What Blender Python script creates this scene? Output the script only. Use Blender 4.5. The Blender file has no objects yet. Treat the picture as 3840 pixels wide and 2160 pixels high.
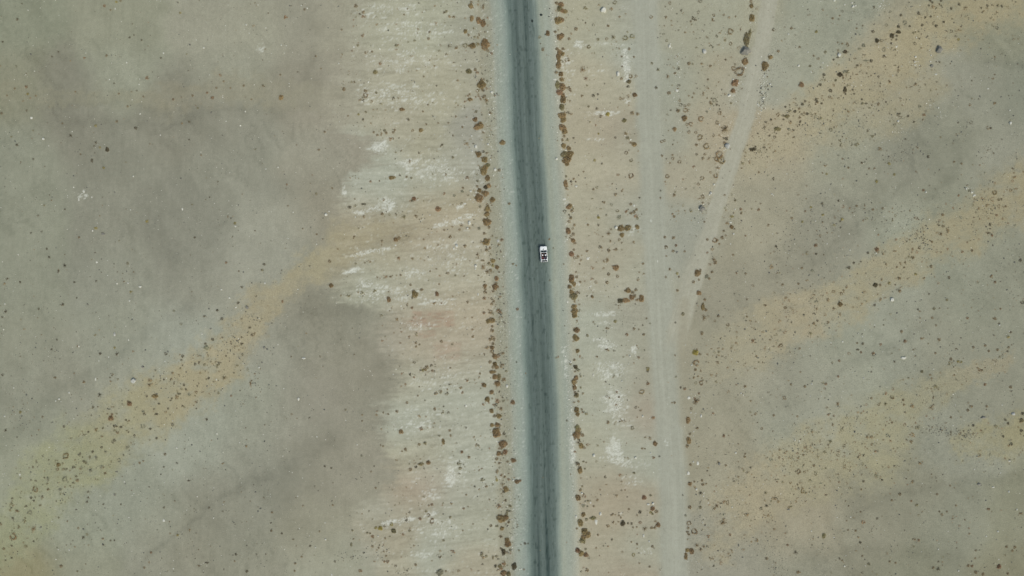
import bpy, bmesh, math, random, re
import numpy as np
from mathutils import Vector, Matrix

# ------------------------------------------------------------------ camera, sky, sun, exposure
SC = bpy.context.scene
C = SC.collection
ALT = 155.0                      # drone height in metres, looking straight down
MPP = 0.06                       # metres of ground per photo pixel (3840 wide)
EXPOSURE = 0.0
E_RGB = (1.0, 0.982, 1.045)          # light arriving on flat ground at that exposure (measured)

cam_d = bpy.data.cameras.new('camera')
cam = bpy.data.objects.new('camera', cam_d); C.objects.link(cam)
cam.location = (0, 0, ALT); cam.rotation_euler = (0, 0, 0)
cam_d.sensor_width = 36.0
cam_d.lens = 36.0 * ALT / (3840 * MPP)
cam_d.clip_start = 1.0; cam_d.clip_end = 20000.0
SC.camera = cam

SUN_DIR = Vector((0.45, -0.62, 0.95)).normalized()
elev = math.asin(SUN_DIR.z); azim = math.atan2(SUN_DIR.x, SUN_DIR.y)
world = bpy.data.worlds.new('World'); SC.world = world; world.use_nodes = True
wn = world.node_tree
sky = wn.nodes.new('ShaderNodeTexSky'); sky.sky_type = 'NISHITA'; sky.sun_disc = False
sky.sun_elevation = elev; sky.sun_rotation = azim
sky.air_density = 1.0; sky.dust_density = 4.0; sky.ozone_density = 1.0
bg = wn.nodes['Background']; bg.inputs['Strength'].default_value = 0.13
wn.links.new(sky.outputs[0], bg.inputs['Color'])

sun_d = bpy.data.lights.new('sun', 'SUN'); sun_d.energy = 1.5
sun_d.angle = math.radians(14); sun_d.color = (1.0, 0.95, 0.87)
sun = bpy.data.objects.new('sun', sun_d); C.objects.link(sun)
sun.rotation_euler = SUN_DIR.to_track_quat('Z', 'Y').to_euler(); sun.location = (60, -90, 140)

SC.view_settings.view_transform = 'Standard'
SC.view_settings.look = 'None'
SC.view_settings.gamma = 1.0
SC.view_settings.exposure = EXPOSURE
SC.view_settings.use_curve_mapping = False

rng = np.random.default_rng(7)
random.seed(7)

# ------------------------------------------------------------------ helpers
def lin(c):
    c = np.asarray(c, float) / 255.0
    return np.where(c <= 0.04045, c / 12.92, ((c + 0.055) / 1.055) ** 2.4)

def albedo(c):
    return lin(c) / np.asarray(E_RGB)

def hash2(ix, iy, seed):
    h = (ix.astype(np.int64) * 374761393 + iy.astype(np.int64) * 668265263 + seed * 1442695041) & 0xFFFFFFFF
    h = ((h ^ (h >> 13)) * 1274126177) & 0xFFFFFFFF
    h = ((h ^ (h >> 16)) * 2246822519) & 0xFFFFFFFF
    return ((h ^ (h >> 15)) & 0xFFFFFF) / float(0xFFFFFF)

def vnoise(x, y, seed=0):
    x = np.asarray(x, float); y = np.asarray(y, float)
    ix = np.floor(x); iy = np.floor(y); fx = x - ix; fy = y - iy
    fx = fx * fx * (3 - 2 * fx); fy = fy * fy * (3 - 2 * fy)
    a = hash2(ix, iy, seed); b = hash2(ix + 1, iy, seed)
    c = hash2(ix, iy + 1, seed); d = hash2(ix + 1, iy + 1, seed)
    return (a + (b - a) * fx) + ((c + (d - c) * fx) - (a + (b - a) * fx)) * fy

def fbm(x, y, seed=0, octv=4):
    s = 0; amp = 0.5; tot = 0
    for i in range(octv):
        s = s + amp * (vnoise(x, y, seed + i * 17) - 0.5); tot += amp
        x = x * 2.03 + 11.3; y = y * 2.03 + 5.7; amp *= 0.55
    return s / tot * 2.0            # about -1..1

def sstep(a, b, x):
    t = np.clip((x - a) / (b - a), 0, 1)
    return t * t * (3 - 2 * t)

def seg_dist(px, py, pts):
    """distance to a polyline of (x, y, halfwidth), divided by the half width there"""
    best = np.full(np.shape(px), 1e9)
    for (x0, y0, w0), (x1, y1, w1) in zip(pts[:-1], pts[1:]):
        dx, dy = x1 - x0, y1 - y0
        t = np.clip(((px - x0) * dx + (py - y0) * dy) / (dx * dx + dy * dy), 0, 1)
        d = np.hypot(px - x0 - t * dx, py - y0 - t * dy) / (w0 + (w1 - w0) * t)
        best = np.minimum(best, d)
    return best

def P2W(px, py):                 # photo pixel (3840 wide) -> ground metres
    return (px - 1920) * MPP, (1080 - py) * MPP

def W2V(x, y):                   # ground metres -> coordinates on the 2576 wide plan
    return (x / MPP + 1920) / 1.490683, (1080 - y / MPP) / 1.490683

# ------------------------------------------------------------------ ground colour by place, with the lens's corner darkening kept in it (2576 wide plan)
G_PTS = """50,50,134,138,120 300,50,143,145,127 550,50,150,150,134 750,50,147,146,131 2050,50,146,149,133 2500,50,140,141,122 2570,50,134,136,118
1850,50,160,157,135 1920,150,157,158,143 2000,130,150,152,135
50,220,136,137,118 160,230,131,131,117 300,200,146,149,132 600,180,147,148,132 760,200,141,139,124 650,60,152,152,135 850,60,150,148,131
2450,220,141,142,127 2560,230,134,137,122 2250,190,153,150,130
50,400,140,143,127 200,300,132,132,118 420,300,132,132,118 560,290,136,136,122 300,420,135,136,122 600,400,140,141,127 800,400,146,145,130 850,250,147,144,129 880,330,146,143,128
1950,380,160,152,129 2100,400,146,147,130 2300,400,139,140,125 2400,380,132,134,118 2500,400,145,146,131
50,560,138,141,125 300,560,137,138,124 410,560,132,133,120 500,640,133,134,121 700,560,147,148,134 800,520,143,140,124
1900,560,154,151,132 1960,480,149,147,129 2100,560,139,139,124 2200,520,141,142,126 2250,600,146,150,134 2380,520,140,142,125 2050,640,141,140,124
50,720,139,142,126 300,700,140,142,128 500,720,143,144,130 620,660,149,150,136 
1950,720,146,144,127 2150,680,140,140,125 2180,720,147,150,135 2550,760,136,138,122 2450,800,140,143,127
50,860,140,142,126 300,860,142,145,130 460,860,153,157,144 700,880,145,146,132 780,800,138,137,122 820,880,140,139,124 900,800,138,138,123 930,900,140,138,123
2250,860,146,149,134 2150,900,146,149,133 2350,850,141,142,126 2450,880,139,140,124
50,1000,137,139,124 180,960,140,141,126 300,930,150,152,137 420,890,147,150,136 650,1020,147,150,135 800,1000,139,137,123 740,1050,145,145,131 950,1020,141,140,125
1830,1000,151,149,131 2000,1000,146,145,129 2080,960,149,150,134 2450,1000,140,141,125
50,1150,145,148,130 100,1080,142,145,129 500,1120,150,154,140 650,1150,144,146,132 800,1160,140,139,124 700,1200,134,134,120 950,1150,144,142,127 600,1230,139,140,126
1830,1120,153,150,131 1980,1070,150,152,136 2050,1010,150,153,138 2400,1090,142,144,129
120,1250,148,152,135 300,1250,146,150,135 200,1330,145,149,132 400,1330,144,147,132 560,1280,137,137,122 600,1340,141,142,127 800,1320,145,144,127 900,1280,148,147,130 860,1210,142,140,125
2200,1340,138,137,120 2000,1330,150,145,125 2400,1320,136,138,122 2560,1330,134,135,116 2300,1260,137,137,120
50,1440,141,138,110 200,1440,141,143,125 400,1440,141,142,127 600,1440,143,143,127 450,1380,139,138,122 850,1420,151,152,135
1850,1430,147,146,131 2000,1440,140,140,124 2300,1440,133,134,116 2550,1440,130,129,108"""
S_PTS = """900,30,160,158,138 960,50,166,165,143 1100,50,165,165,143 1180,60,158,158,139 900,200,158,155,135 960,220,166,163,141 1120,220,166,163,140 1210,150,160,158,138
1000,330,164,160,138 960,400,166,168,150 1130,420,164,163,144 1060,360,163,160,137 1210,330,153,152,136 1215,420,155,155,139
900,480,166,168,151 1000,520,166,168,150 1060,545,164,156,131 1150,500,163,154,128 1120,460,165,166,147 900,575,160,151,126 1000,570,158,148,123 1100,585,165,157,134 900,540,168,163,141
860,640,163,155,131 960,630,163,159,136 1080,640,168,163,141 1180,600,167,162,140 900,700,160,160,140 1050,720,167,165,144 1150,700,169,165,143 960,760,163,163,143 1150,780,168,160,137 1080,800,161,152,130 1050,760,167,163,141
1000,800,160,152,131 1060,870,165,158,136 1150,860,168,160,138 980,840,158,154,136 1100,900,163,152,130 1080,930,166,166,147 1150,920,168,166,146 1060,960,165,162,140 1080,1000,167,169,151 1150,1000,166,168,150
1020,1080,167,169,151 1100,1080,164,164,145 1160,1080,166,167,149 1020,1160,163,160,137 1080,1180,166,166,147 1160,1150,166,168,150 1080,1130,160,157,135 1060,1220,163,150,130 1010,1220,160,150,128 1130,1240,166,166,148
960,1290,161,160,142 1060,1290,160,156,135 1100,1330,167,168,150 1000,1350,160,153,130 1160,1320,163,163,143 940,1340,159,154,132 900,1400,157,156,138 1000,1430,164,160,138 1160,1430,163,158,136 1080,1400,165,167,149"""
C_PTS = """1500,50,168,162,138 1540,80,165,163,143 1590,40,161,159,142 1500,200,172,164,140 1560,230,170,163,140 1590,150,166,166,150 1500,330,169,160,136 1545,325,162,150,128 1590,350,160,156,136 1500,430,173,165,141 1560,430,170,162,139
1500,540,169,162,139 1560,520,165,162,143 1545,490,164,155,133 1600,540,158,156,138 1500,640,168,160,138 1560,640,167,160,138 1490,720,169,162,140 1560,720,171,165,143 1600,690,165,162,142 1500,790,166,166,148 1600,790,155,150,132 1560,790,160,156,137
1490,860,166,165,146 1550,860,167,165,146 1610,850,158,154,134 1490,950,168,165,144 1560,940,167,165,147 1620,940,158,152,132 1500,1020,166,165,146 1600,1040,160,149,129 1550,1020,166,164,145 1490,1100,168,164,142 1570,1100,168,166,147 1500,1180,167,163,142
1600,1170,164,163,145 1540,1230,161,149,126 1580,1260,161,149,126 1500,1240,164,154,131 1540,1290,167,155,131 1600,1300,163,156,135 1540,1340,166,158,135 1600,1370,162,159,139 1500,1380,167,158,135 1570,1440,162,151,129 1500,1430,165,158,136
1700,50,160,156,135 1760,60,161,157,135 1820,60,161,158,137 1700,200,157,156,138 1760,200,163,157,134 1820,200,165,155,131 1700,330,158,156,138 1760,330,165,156,132 1800,330,167,155,131 1700,450,163,155,133 1760,440,166,158,135 1700,560,157,155,138 1740,600,156,154,138"""
O_PTS = """40,1330,149,148,120 100,1220,151,149,121 200,1160,152,149,119 300,1080,156,149,121 400,1010,159,149,120 470,970,163,151,123 560,960,161,149,121 600,870,163,151,124 640,790,160,149,124 720,720,161,150,124 800,660,162,152,126 900,610,161,150,124 1000,575,159,147,121
300,240,145,139,118 450,240,149,140,118 560,215,148,140,119 760,235,149,142,122 850,245,152,146,126
2430,30,159,147,119 2330,80,161,149,121 2200,160,165,153,127 2050,250,165,154,128 1960,330,166,154,129 1900,390,166,156,132 2300,270,154,143,116 2180,300,157,147,121
2560,480,155,144,117 2480,540,155,144,117 2350,610,157,147,121 2250,680,159,149,124 2150,730,161,151,125 2000,800,164,152,127 1880,860,162,152,128 1800,930,158,150,129
2500,930,151,142,120 2350,960,152,145,122 2250,1050,155,148,122 2200,1120,157,149,122 2050,1170,158,149,123 1900,1240,164,152,127 1820,1360,160,150,127 2560,1070,152,143,113 2480,1120,152,144,116 2350,1090,153,146,120"""
def parse(s):
    return np.array([[float(v) for v in t.split(',')] for t in s.split()])
ZONES = {k: parse(v) for k, v in (('G', G_PTS), ('S', S_PTS), ('C', C_PTS), ('O', O_PTS))}
for k_, d_ in (('S', (-.5, 0, 2)), ('C', (-3, 0.5, 3)), ('O', (-3, 1, 1)), ('G', (1, 0.3, -0.5))): ZONES[k_][:, 2:] += np.array(d_)

O_BANDS = [
    ([(-60, 1390, 70), (40, 1320, 75), (120, 1210, 85), (230, 1120, 85), (350, 1040, 85), (470, 970, 75), (560, 910, 62), (620, 830, 48), (665, 760, 42), (760, 695, 45), (860, 625, 62), (980, 572, 44), (1100, 545, 26)], 1.0),
    ([(0, 230, 26), (200, 240, 20), (330, 245, 30), (450, 250, 44), (580, 222, 40), (720, 240, 36), (860, 245, 30)], 0.5),
    ([(2560, -40, 90), (2430, 30, 76), (2330, 90, 76), (2200, 180, 72), (2080, 255, 66), (1980, 330, 60), (1890, 390, 45)], 1.0),
    ([(2340, 230, 45), (2250, 290, 60), (2120, 330, 45), (2020, 360, 30)], 0.5),
    ([(2640, 450, 80), (2540, 500, 78), (2430, 570, 66), (2330, 620, 58), (2230, 680, 60), (2120, 755, 66), (1990, 805, 76), (1870, 870, 76), (1790, 940, 36)], 1.0),
    ([(2640, 1060, 60), (2540, 1100, 62), (2440, 1105, 40)], 0.9),
    ([(2520, 900, 22), (2430, 950, 26), (2330, 985, 50), (2250, 1050, 80), (2200, 1110, 112), (2060, 1160, 96), (1950, 1220, 92), (1870, 1280, 80), (1815, 1370, 52)], 1.0)]

# strip of scraped pale earth left of the road: its ragged left edge (y, x)
S_EDGE = np.array([(-100, 868), (0, 868), (120, 862), (240, 850), (330, 850), (345, 935), (400, 945), (425, 930), (440, 868), (560, 862), (600, 850), (640, 842), (700, 830), (760, 850), (772, 935), (800, 965), (830, 955), (880, 962), (930, 1000), (985, 1002), (1010, 965), (1060, 962), (1130, 985), (1200, 1000), (1240, 970), (1280, 900), (1340, 890), (1400, 900), (1460, 960), (1550, 960)], float)

# gravel road: centre line at (y, x), 3840 wide plan
R_Y = np.array([-400, 0, 540, 1080, 1620, 2160, 2560.])
R_X = 1700 + np.array([640, 682, 748, 840, 898, 918, 930.]) / 2.684
R_PROF = [(-490, (160, 158, 137)), (-430, (154, 152, 133)), (-365, (150, 150, 132)), (-320, (151, 152, 135)), (-292, (152, 157, 144)), (-235, (150, 159, 147)), (-190, (143, 153, 144)), (-160, (129, 142, 134)),
          (-132, (108, 122, 116)), (-106, (93, 107, 102)), (-60, (93, 106, 102)), (0, (97, 110, 105)), (50, (94, 107, 103)), (96, (95, 108, 103)), (116, (106, 119, 113)),
          (142, (119, 131, 124)), (163, (138, 148, 137)), (192, (150, 156, 142)), (245, (148, 155, 143)), (282, (152, 157, 144)), (330, (164, 165, 149)), (380, (167, 164, 142))]
RU = np.array([p[0] for p in R_PROF], float); RC = np.array([p[1] for p in R_PROF], float)

T1 = [(1620, -80, 30), (1624, 0, 30), (1632, 300, 30), (1650, 600, 32), (1668, 850, 36), (1690, 1150, 36), (1698, 1450, 36), (1702, 1550, 36)]
T2 = [(1945, -80, 22), (1932, 0, 22), (1920, 90, 22), (1900, 180, 22), (1876, 290, 24), (1842, 400, 22), (1812, 490, 22), (1782, 590, 22), (1752, 680, 24), (1722, 770, 28), (1700, 850, 30), (1688, 920, 30)]

SALT = """1575,165,14,40,1 1455,112,24,13,1 1520,285,50,9,1 1580,255,14,10,.9 1570,130,14,9,1 1575,200,12,9,1 1500,178,30,12,.6 1530,112,50,8,.7 1575,20,20,10,.5 970,515,30,22,1 1020,408,34,12,.8 950,370,30,22,.8 966,362,12,16,.9 926,530,46,9,1 866,480,8,26,.9
930,633,68,7,1 880,682,44,9,1 965,517,18,24,1 1160,520,18,9,1 1175,545,40,8,.9 1110,565,30,10,.8 1150,560,20,9,.8 1040,690,40,18,.5 920,712,40,14,.6 1530,870,38,18,.8 1520,790,60,12,.7 1535,930,50,40,.75 1545,1010,50,46,.85 1545,1130,30,40,1 1560,1060,40,30,.5
1440,1130,11,60,1 1437,1060,10,60,.5 1420,890,10,70,.45 1425,940,9,30,.6 650,125,26,26,.7 212,490,22,16,.9 1000,1312,60,10,.9 1085,1290,30,9,.8 1065,1395,40,14,.5 1135,1200,14,34,.9 1150,1185,40,50,.4 1080,1245,30,20,.5 1595,880,20,16,.7 1500,850,40,14,.6 1520,815,30,10,.6
1680,1010,8,20,.6 1676,1110,6,22,.8 1640,540,6,30,.5 1660,490,6,30,.4 1660,580,6,40,.4 1440,220,14,120,.3 1425,200,14,140,.3 1425,560,12,90,.35 1445,670,10,60,.35 1590,1170,60,16,.5 1545,1155,60,16,.5 1560,1290,14,8,.5 1500,350,40,10,.6 1420,145,30,30,.35 1590,1210,50,26,.4 1620,1390,40,12,.5
1580,580,40,20,.4 1470,720,40,40,.4 985,25,120,24,.35 1040,75,120,30,.4 1010,150,140,40,.35 1000,240,150,40,.4 1090,430,120,40,.45 1120,640,100,60,.3 980,740,120,30,.45 1100,760,60,20,.5 1050,820,50,20,.5 1100,960,80,40,.35 1050,1060,80,40,.35 900,1240,60,24,.3 1100,1330,80,40,.4"""
SALT = parse(SALT)

# old run-off lines where darker grit has gathered
DRAIN = [([(840, 1100, 26), (720, 1180, 24), (625, 1212, 18), (525, 1277, 9), (475, 1327, 7), (375, 1387, 8), (345, 1450, 9)], 9), ([(470, 770, 16), (362, 837, 20), (262, 925, 18), (150, 975, 16), (75, 1050, 18), (0, 1120, 20)], 7),
         ([(62, 140, 16), (112, 175, 18), (150, 262, 14), (312, 252, 12), (420, 285, 14)], 7), ([(180, 300, 12), (300, 312, 16), (420, 322, 14), (560, 275, 14), (800, 262, 16)], 6), ([(780, 20, 14), (790, 130, 12), (770, 200, 10)], 5),
         ([(2400, 350, 9), (2412, 400, 12), (2390, 450, 14), (2330, 500, 12)], 8), ([(2294, 380, 10), (2300, 440, 10), (2250, 500, 12), (2170, 560, 14), (2110, 610, 12)], 7), ([(2350, 800, 12), (2257, 864, 14), (2132, 924, 12), (2057, 974, 10)], 6),
         ([(2080, 470, 8), (2150, 520, 9), (2210, 540, 8)], 5), ([(2480, 150, 8), (2576, 165, 14)], 7), ([(2140, 1300, 14), (2250, 1240, 16), (2400, 1215, 18), (2560, 1200, 18)], 6), ([(400, 560, 20), (440, 660, 22), (420, 760, 14)], 5),
         ([(1950, 690, 14), (2100, 640, 16), (2200, 560, 12)], 5), ([(700, 860, 10), (760, 790, 22), (900, 775, 20)], 5), ([(2050, 1400, 14), (2200, 1380, 18), (2400, 1400, 22)], 4)]

def zone_interp(X, Y, pts, sig):
    out = np.zeros(X.shape + (3,)); wsum = np.zeros(X.shape)
    for x, y, r, g, b in pts:
        d2 = ((X - x) ** 2 + (Y - y) ** 2) / (2 * sig * sig)
        w = np.exp(-np.minimum(d2, 30)) + 1e-4 / (1 + d2) ** 2
        wsum += w
        out += w[..., None] * np.array((r, g, b))
    return out / wsum[..., None]

def road_u(Y):                   # x of the road's centre line on the 2576 plan
    return np.interp(Y * 1.490683, R_Y, R_X) / 1.490683

def ground_fields(xw, yw):
    """linear colour, pale fleck amount and grit amount at ground positions in metres"""
    X, Y = W2V(xw, yw)
    far = np.clip((np.maximum(np.abs(X - 1288) - 1330, np.abs(Y - 724) - 770)) / 400, 0, 1)
    Xc = np.clip(X, -60, 2636); Yc = np.clip(Y, -60, 1510)
    n1 = fbm(X / 70, Y / 70, 1); n2 = fbm(X / 70, Y / 70, 2)
    m1 = fbm(X / 16, Y / 16, 3); m2 = fbm(X / 16, Y / 16, 4)
    # wind-streaked and grader-streaked directions
    Xw = Xc + 26 * n1 + 7 * m1; Yw = Yc + 26 * n2 + 7 * m2
    g = zone_interp(Xw, Yw, ZONES['G'], 50)
    o = zone_interp(Xw, Yw, ZONES['O'], 60)
    s = zone_interp(Xc + 22 * n1 + 4 * m1, Yc + 9 * n2 + 4 * m2, ZONES['S'], 34)
    c = zone_interp(Xc + 20 * n1 + 4 * m1, Yc + 14 * n2 + 5 * m2, ZONES['C'], 36)
    col = g
    om = np.zeros(X.shape)
    for pts, k in O_BANDS:
        d = seg_dist(Xc + 34 * n1 + 26 * m1 + 14 * fbm(X / 5, Y / 5, 31, 2), Yc + 28 * n2 + 24 * m2 + 14 * fbm(X / 5, Y / 5, 32, 2), pts)
        om = np.maximum(om, k * (1 - sstep(0.42, 1.30, d)))
    om = np.clip(om * (0.90 + 0.75 * fbm(X / 38 + 3, Y / 22, 33, 4) + 0.25 * fbm(X / 7, Y / 7, 34, 2)), 0, 1)
    # cloudy tone of the stony plain and fine run-off lines slanting down to the south west
    cl = fbm(Xw / 95, Yw / 95, 35, 4) * 6.0 + fbm((Xc * .5 + Yc * .87) / 90 + n1, (Xc * .87 - Yc * .5) / 26 + 1.2 * n2, 36, 4) * 5.5
    rl = 1 - np.abs(fbm((Xc * .6 + Yc * .8) / 110 + .8 * n1, (Xc * .8 - Yc * .6) / 20 + 1.6 * n2, 37, 3))
    rl = sstep(0.90, 1.0, rl) * sstep(0.45, 0.75, vnoise(X / 110, Y / 110, 38))
    col = col + (cl - 8 * rl)[..., None] * np.array((1, .98, .93))
    dr = np.zeros(X.shape)
    for pts, k in DRAIN:
        d = seg_dist(Xc + 10 * m1 + 12 * n1, Yc + 10 * m2 + 12 * n2, pts)
        dr = np.maximum(dr, k * np.exp(-1.3 * d * d))
    col = col - (dr * (0.6 + 0.8 * vnoise(X / 14, Y / 14, 39)))[..., None] * np.array((1, .98, .9))
    col = col + (o - col) * (0.92 * om)[..., None]
    # pale scraped strip left of the road
    edge = np.interp(Yc + 10 * m2, S_EDGE[:, 0], S_EDGE[:, 1])
    sw = np.where(Yc < 335, 70, 34) * (0.6 + 0.9 * vnoise(X / 50, Y / 30, 13))
    smask = sstep(-1, 1, (Xc - edge + 16 * m1 + 20 * n1 + 30 * fbm(X / 40, Y / 4.5, 12, 3)) / sw)
    st_edge = sstep(1300, 1200, Xc)
    smask = smask * (Xc < 1330)
    so = om * sstep(1130, 900, Xc) * 0.75
    col = col + (s - col) * (smask * (1 - so))[..., None]
    # horizontal blade marks on the strip
    tilt = Yc + 0.12 * (Xc - 1000) * np.where(Yc > 500, 1, 0.15)
    bl = fbm(Xc / 60 + 4, tilt / 5.0, 21, 3) * 8 + fbm(Xc / 140, tilt / 15.0, 22, 2) * 6 + fbm(Xc / 26 + .5 * n1, tilt / 2.6, 23, 2) * 6
    rg = sstep(0.86, 0.99, 1 - np.abs(fbm(Xc / 75 + 7, tilt / 7.0, 27, 3))) * sstep(0.4, 0.7, vnoise(X / 70, Y / 30, 28))
    bl = bl - 9 * rg
    fur = np.sin((tilt + 5 * fbm(Xc / 40, Yc / 30, 44, 2)) * 6.2832 / 11.0)
    bl = bl + 2.6 * fur * sstep(0.35, 0.65, vnoise(Xc / 60, Yc / 40, 45)) * sstep(330, 420, Yc)
    col = col + (bl * smask)[..., None] * np.array((1, 1.0, .98))
    # vertical rake marks on the left plain
    vl = fbm(Xc / 4.0 + 0.02 * Yc, Yc / 70, 24, 3) * 5
    col = col + (vl * (1 - smask) * (Xc < 1100) * (0.4 + 0.6 * vnoise(X / 120, Y / 120, 9)))[..., None]
    # sand between road and track and beyond it
    cm = (Xc > 1330) * sstep(1885, 1745, Xc + 0.0 * Yc + np.where(Yc > 560, (Yc - 560) * 0.55, 0) + np.where(Yc < 300, (Yc - 300) * 0.25, 0) + 16 * n1)
    cm = np.where((Xc < np.interp(Yc, [p[1] for p in T1], [p[0] for p in T1])) & (Xc > 1330), 1.0, cm)
    col = col + (c - col) * cm[..., None]
    bc = fbm(Xc / 45 + 9, Yc / 6.0, 26, 3) * 4.5
    bc = bc + fbm(Xc / 18, Yc / 2.8, 29, 2) * 5
    col = col + (bc * sstep(1440, 1470, Xc) * sstep(1680, 1610, Xc))[..., None]
    # faint reddish scrape rectangles left of the road
    for rx0, rx1, ry0, ry1, k in ((1038, 1142, 782, 822, 1), (1044, 1094, 832, 850, .7), (1090, 1160, 860, 905, .6), (1012, 1050, 800, 822, .5)):
        inx = sstep(-5, 3, Xc + 3 * m1 - rx0) * sstep(-5, 3, rx1 - Xc + 3 * m2) * sstep(-3, 2, Yc + 2 * m2 - ry0) * sstep(-3, 2, ry1 - Yc)
        ring = inx * (0.35 + 0.65 * sstep(0.5, 0.75, vnoise(Xc / 12, Yc / 4, 30)))
        col = col + ring[..., None] * k * np.array((-3, -13, -13))
    # pale tracks with wheel lines
    for pts, tc, sd in ((T1, (159, 161, 147), 41), (T2, (165, 164, 148), 43)):
        d = seg_dist(Xc + 3 * m1 + 5 * n1, Yc, pts)
        tm = (1 - sstep(0.62 if sd == 41 else 0.72, 1.38 if sd == 41 else 1.12, d)) * 0.95
        cx = np.interp(Yc, [p[1] for p in pts], [p[0] for p in pts])
        ln = fbm((Xc - cx) / 2.6, Yc / 160, sd, 2) * 4 + fbm((Xc - cx) / 9, Yc / 220, sd + 5, 2) * 5
        tcol = np.array(tc) + ln[..., None]
        if sd == 43:
            tm = tm * sstep(900, 820, Yc)
        col = col + (tcol - col) * tm[..., None]
    # churned brown edge on the east side of the track
    d = seg_dist(Xc, Yc, [(1722, 760, 10), (1718, 900, 16), (1722, 1060, 12)])
    col = col + (np.array((151, 147, 128)) - col) * (0.55 * (1 - sstep(0.2, 2.0, d)))[..., None]
    # the road with its soft dusty edges
    ru = (Xc - road_u(Yc)) * 1.490683 * 2.684
    ruw = ru + 16 * fbm(Yc / 90, Yc * 0 + 3, 51, 3) + 3 * m1
    rc = np.stack([np.interp(ruw, RU, RC[:, i]) for i in range(3)], -1)
    narrow = fbm(ru / 9.0, Yc / 120, 52, 3) * 10 + fbm(ru / 30.0, Yc / 260, 53, 2) * 9 + fbm(ru / 4.0, Yc / 25, 54, 2) * 5 - 7 * np.exp(-((np.abs(ru + 8) - 46) / 16) ** 2) * (0.5 + vnoise(ru / 12, Yc / 60, 58))
    core = sstep(172, 112, np.abs(ru))
    rc = rc + (narrow * (0.45 + 0.55 * core))[..., None]
    # oil and tyre line along the middle, strongest to the south
    lcx = np.interp(Yc, [0, 120, 700, 1000, 1180, 1300, 1450], [25, 30, 4, 10, 12, 22, 34])
    lw = np.interp(Yc, [0, 100, 160, 1000, 1200, 1330, 1450], [5, 6, 3, 3, 5, 13, 20])
    st = np.interp(Yc, [0, 80, 150, 900, 1100, 1200, 1300, 1450], [8, 13, 2, 2, 8, 10, 16, 21])
    dash = st * np.exp(-((ru - lcx) / lw) ** 2) * (0.55 + 0.9 * vnoise(ru / 8, Yc / 14, 55))
    lcx2 = np.interp(Yc, [1250, 1450], [-62, -52]); dash = dash + np.interp(Yc, [1300, 1380, 1450], [0, 10, 15]) * np.exp(-((ru - lcx2) / 13) ** 2) * (0.4 + vnoise(ru / 6, Yc / 12, 56))
    rc = rc - 1.5 * dash[..., None] * np.array((1, .95, .9))
    blot = sstep(0.74, 0.88, vnoise(ru / 12, Yc / 9, 57)) * core * 16
    rc = rc - blot[..., None]
    rm = sstep(-490, -415, ru + 40 * m2) * sstep(390, 330, ru + 26 * m2)
    col = col + (rc - col) * rm[..., None]
    # beyond the photo: same plain, smoothly continuing
    col = col + (np.array((147, 145, 128)) + 10 * n1[..., None] - col) * (far * (np.abs(ru) > 420))[..., None]
    # overall mottling
    mot = fbm(X / 34, Y / 34, 61, 4) * 3.4 + m1 * 2.8 + fbm(X / 4.5, Y / 4.5, 62, 2) * 3.2
    col = col + mot[..., None] * (1 - 0.6 * rm[..., None])
    # pale caliche flecks
    salt = 0.10 + 0.34 * smask + 0.12 * (Xc < 840) * vnoise(X / 60, Y / 60, 71) + 0.2 * ((Xc > 1400) & (Xc < 1640))
    for x, y, a, b, k in SALT:
        dy = Yc - y + (0.16 * (Xc - x) if (x < 1300 and b < 12) else 0)
        r = np.hypot((Xc - x + 6 * m1) / a, (dy + 5 * m2) / b)
        salt = salt + 0.75 * k * (1 - sstep(0.3, 1.15, r))
    salt = np.clip(salt * (1 - core), 0, 1)
    sn = 0.55 * fbm(X / 14, Y / 3.2, 75, 3) + 0.45 * fbm(X / 3.0, Y / 3.0, 76, 2)
    sk = sstep(0.0, 0.42, 1.5 * sn + 0.8 * (salt - 0.9)) * sstep(0.25, 0.6, salt)
    col = col + (np.array((201, 204, 194)) - col) * (0.75 * sk)[..., None]
    # gritty ground: road verges and the scrub plain on the east
    verge = np.exp(-((ru + 300) / 75) ** 2) + np.exp(-((ru - 310) / 55) ** 2)
    t2d = seg_dist(Xc, Yc, T2)
    grit = 0.22 + 0.6 * np.clip(verge, 0, 1) + 0.5 * (Xc > 1740) * (0.3 + 0.7 * vnoise(X / 50, Y / 50, 73)) + 0.45 * om * (Xc < 800) + 0.45 * om * (Xc > 1700)
    grit = grit + 0.6 * ((t2d > 1) & (t2d < 2.2)) * (Yc < 560)
    grit = grit * np.where(np.minimum(t2d, seg_dist(Xc, Yc, T1)) < 1, 0.25, 1) * (1 - 0.75 * core)
    return albedo(np.clip(col, 20, 250)), salt, np.clip(grit, 0, 1)

def zf(x, y):
    """height of the ground"""
    X, Y = W2V(np.asarray(x, float), np.asarray(y, float))
    ru = (X - road_u(np.clip(Y, -60, 1510))) * 1.490683 * 2.684
    flat = sstep(200, 420, np.abs(ru))
    return (0.20 * fbm(np.asarray(x) / 30, np.asarray(y) / 30, 81, 3) + 0.035 * fbm(np.asarray(x) / 5, np.asarray(y) / 5, 82, 2)) * flat + 0.18 * (1 - sstep(150, 330, np.abs(ru)))

def field_np(xw, yw):
    n = len(xw); A = np.zeros((n, 3)); S = np.zeros(n); G = np.zeros(n)
    for i in range(0, n, 60000):
        A[i:i + 60000], S[i:i + 60000], G[i:i + 60000] = ground_fields(xw[i:i + 60000], yw[i:i + 60000])
    return A, S, G

# ------------------------------------------------------------------ materials
def new_mat(name):
    m = bpy.data.materials.new(name); m.use_nodes = True
    return m, m.node_tree, m.node_tree.nodes['Principled BSDF']

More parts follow.
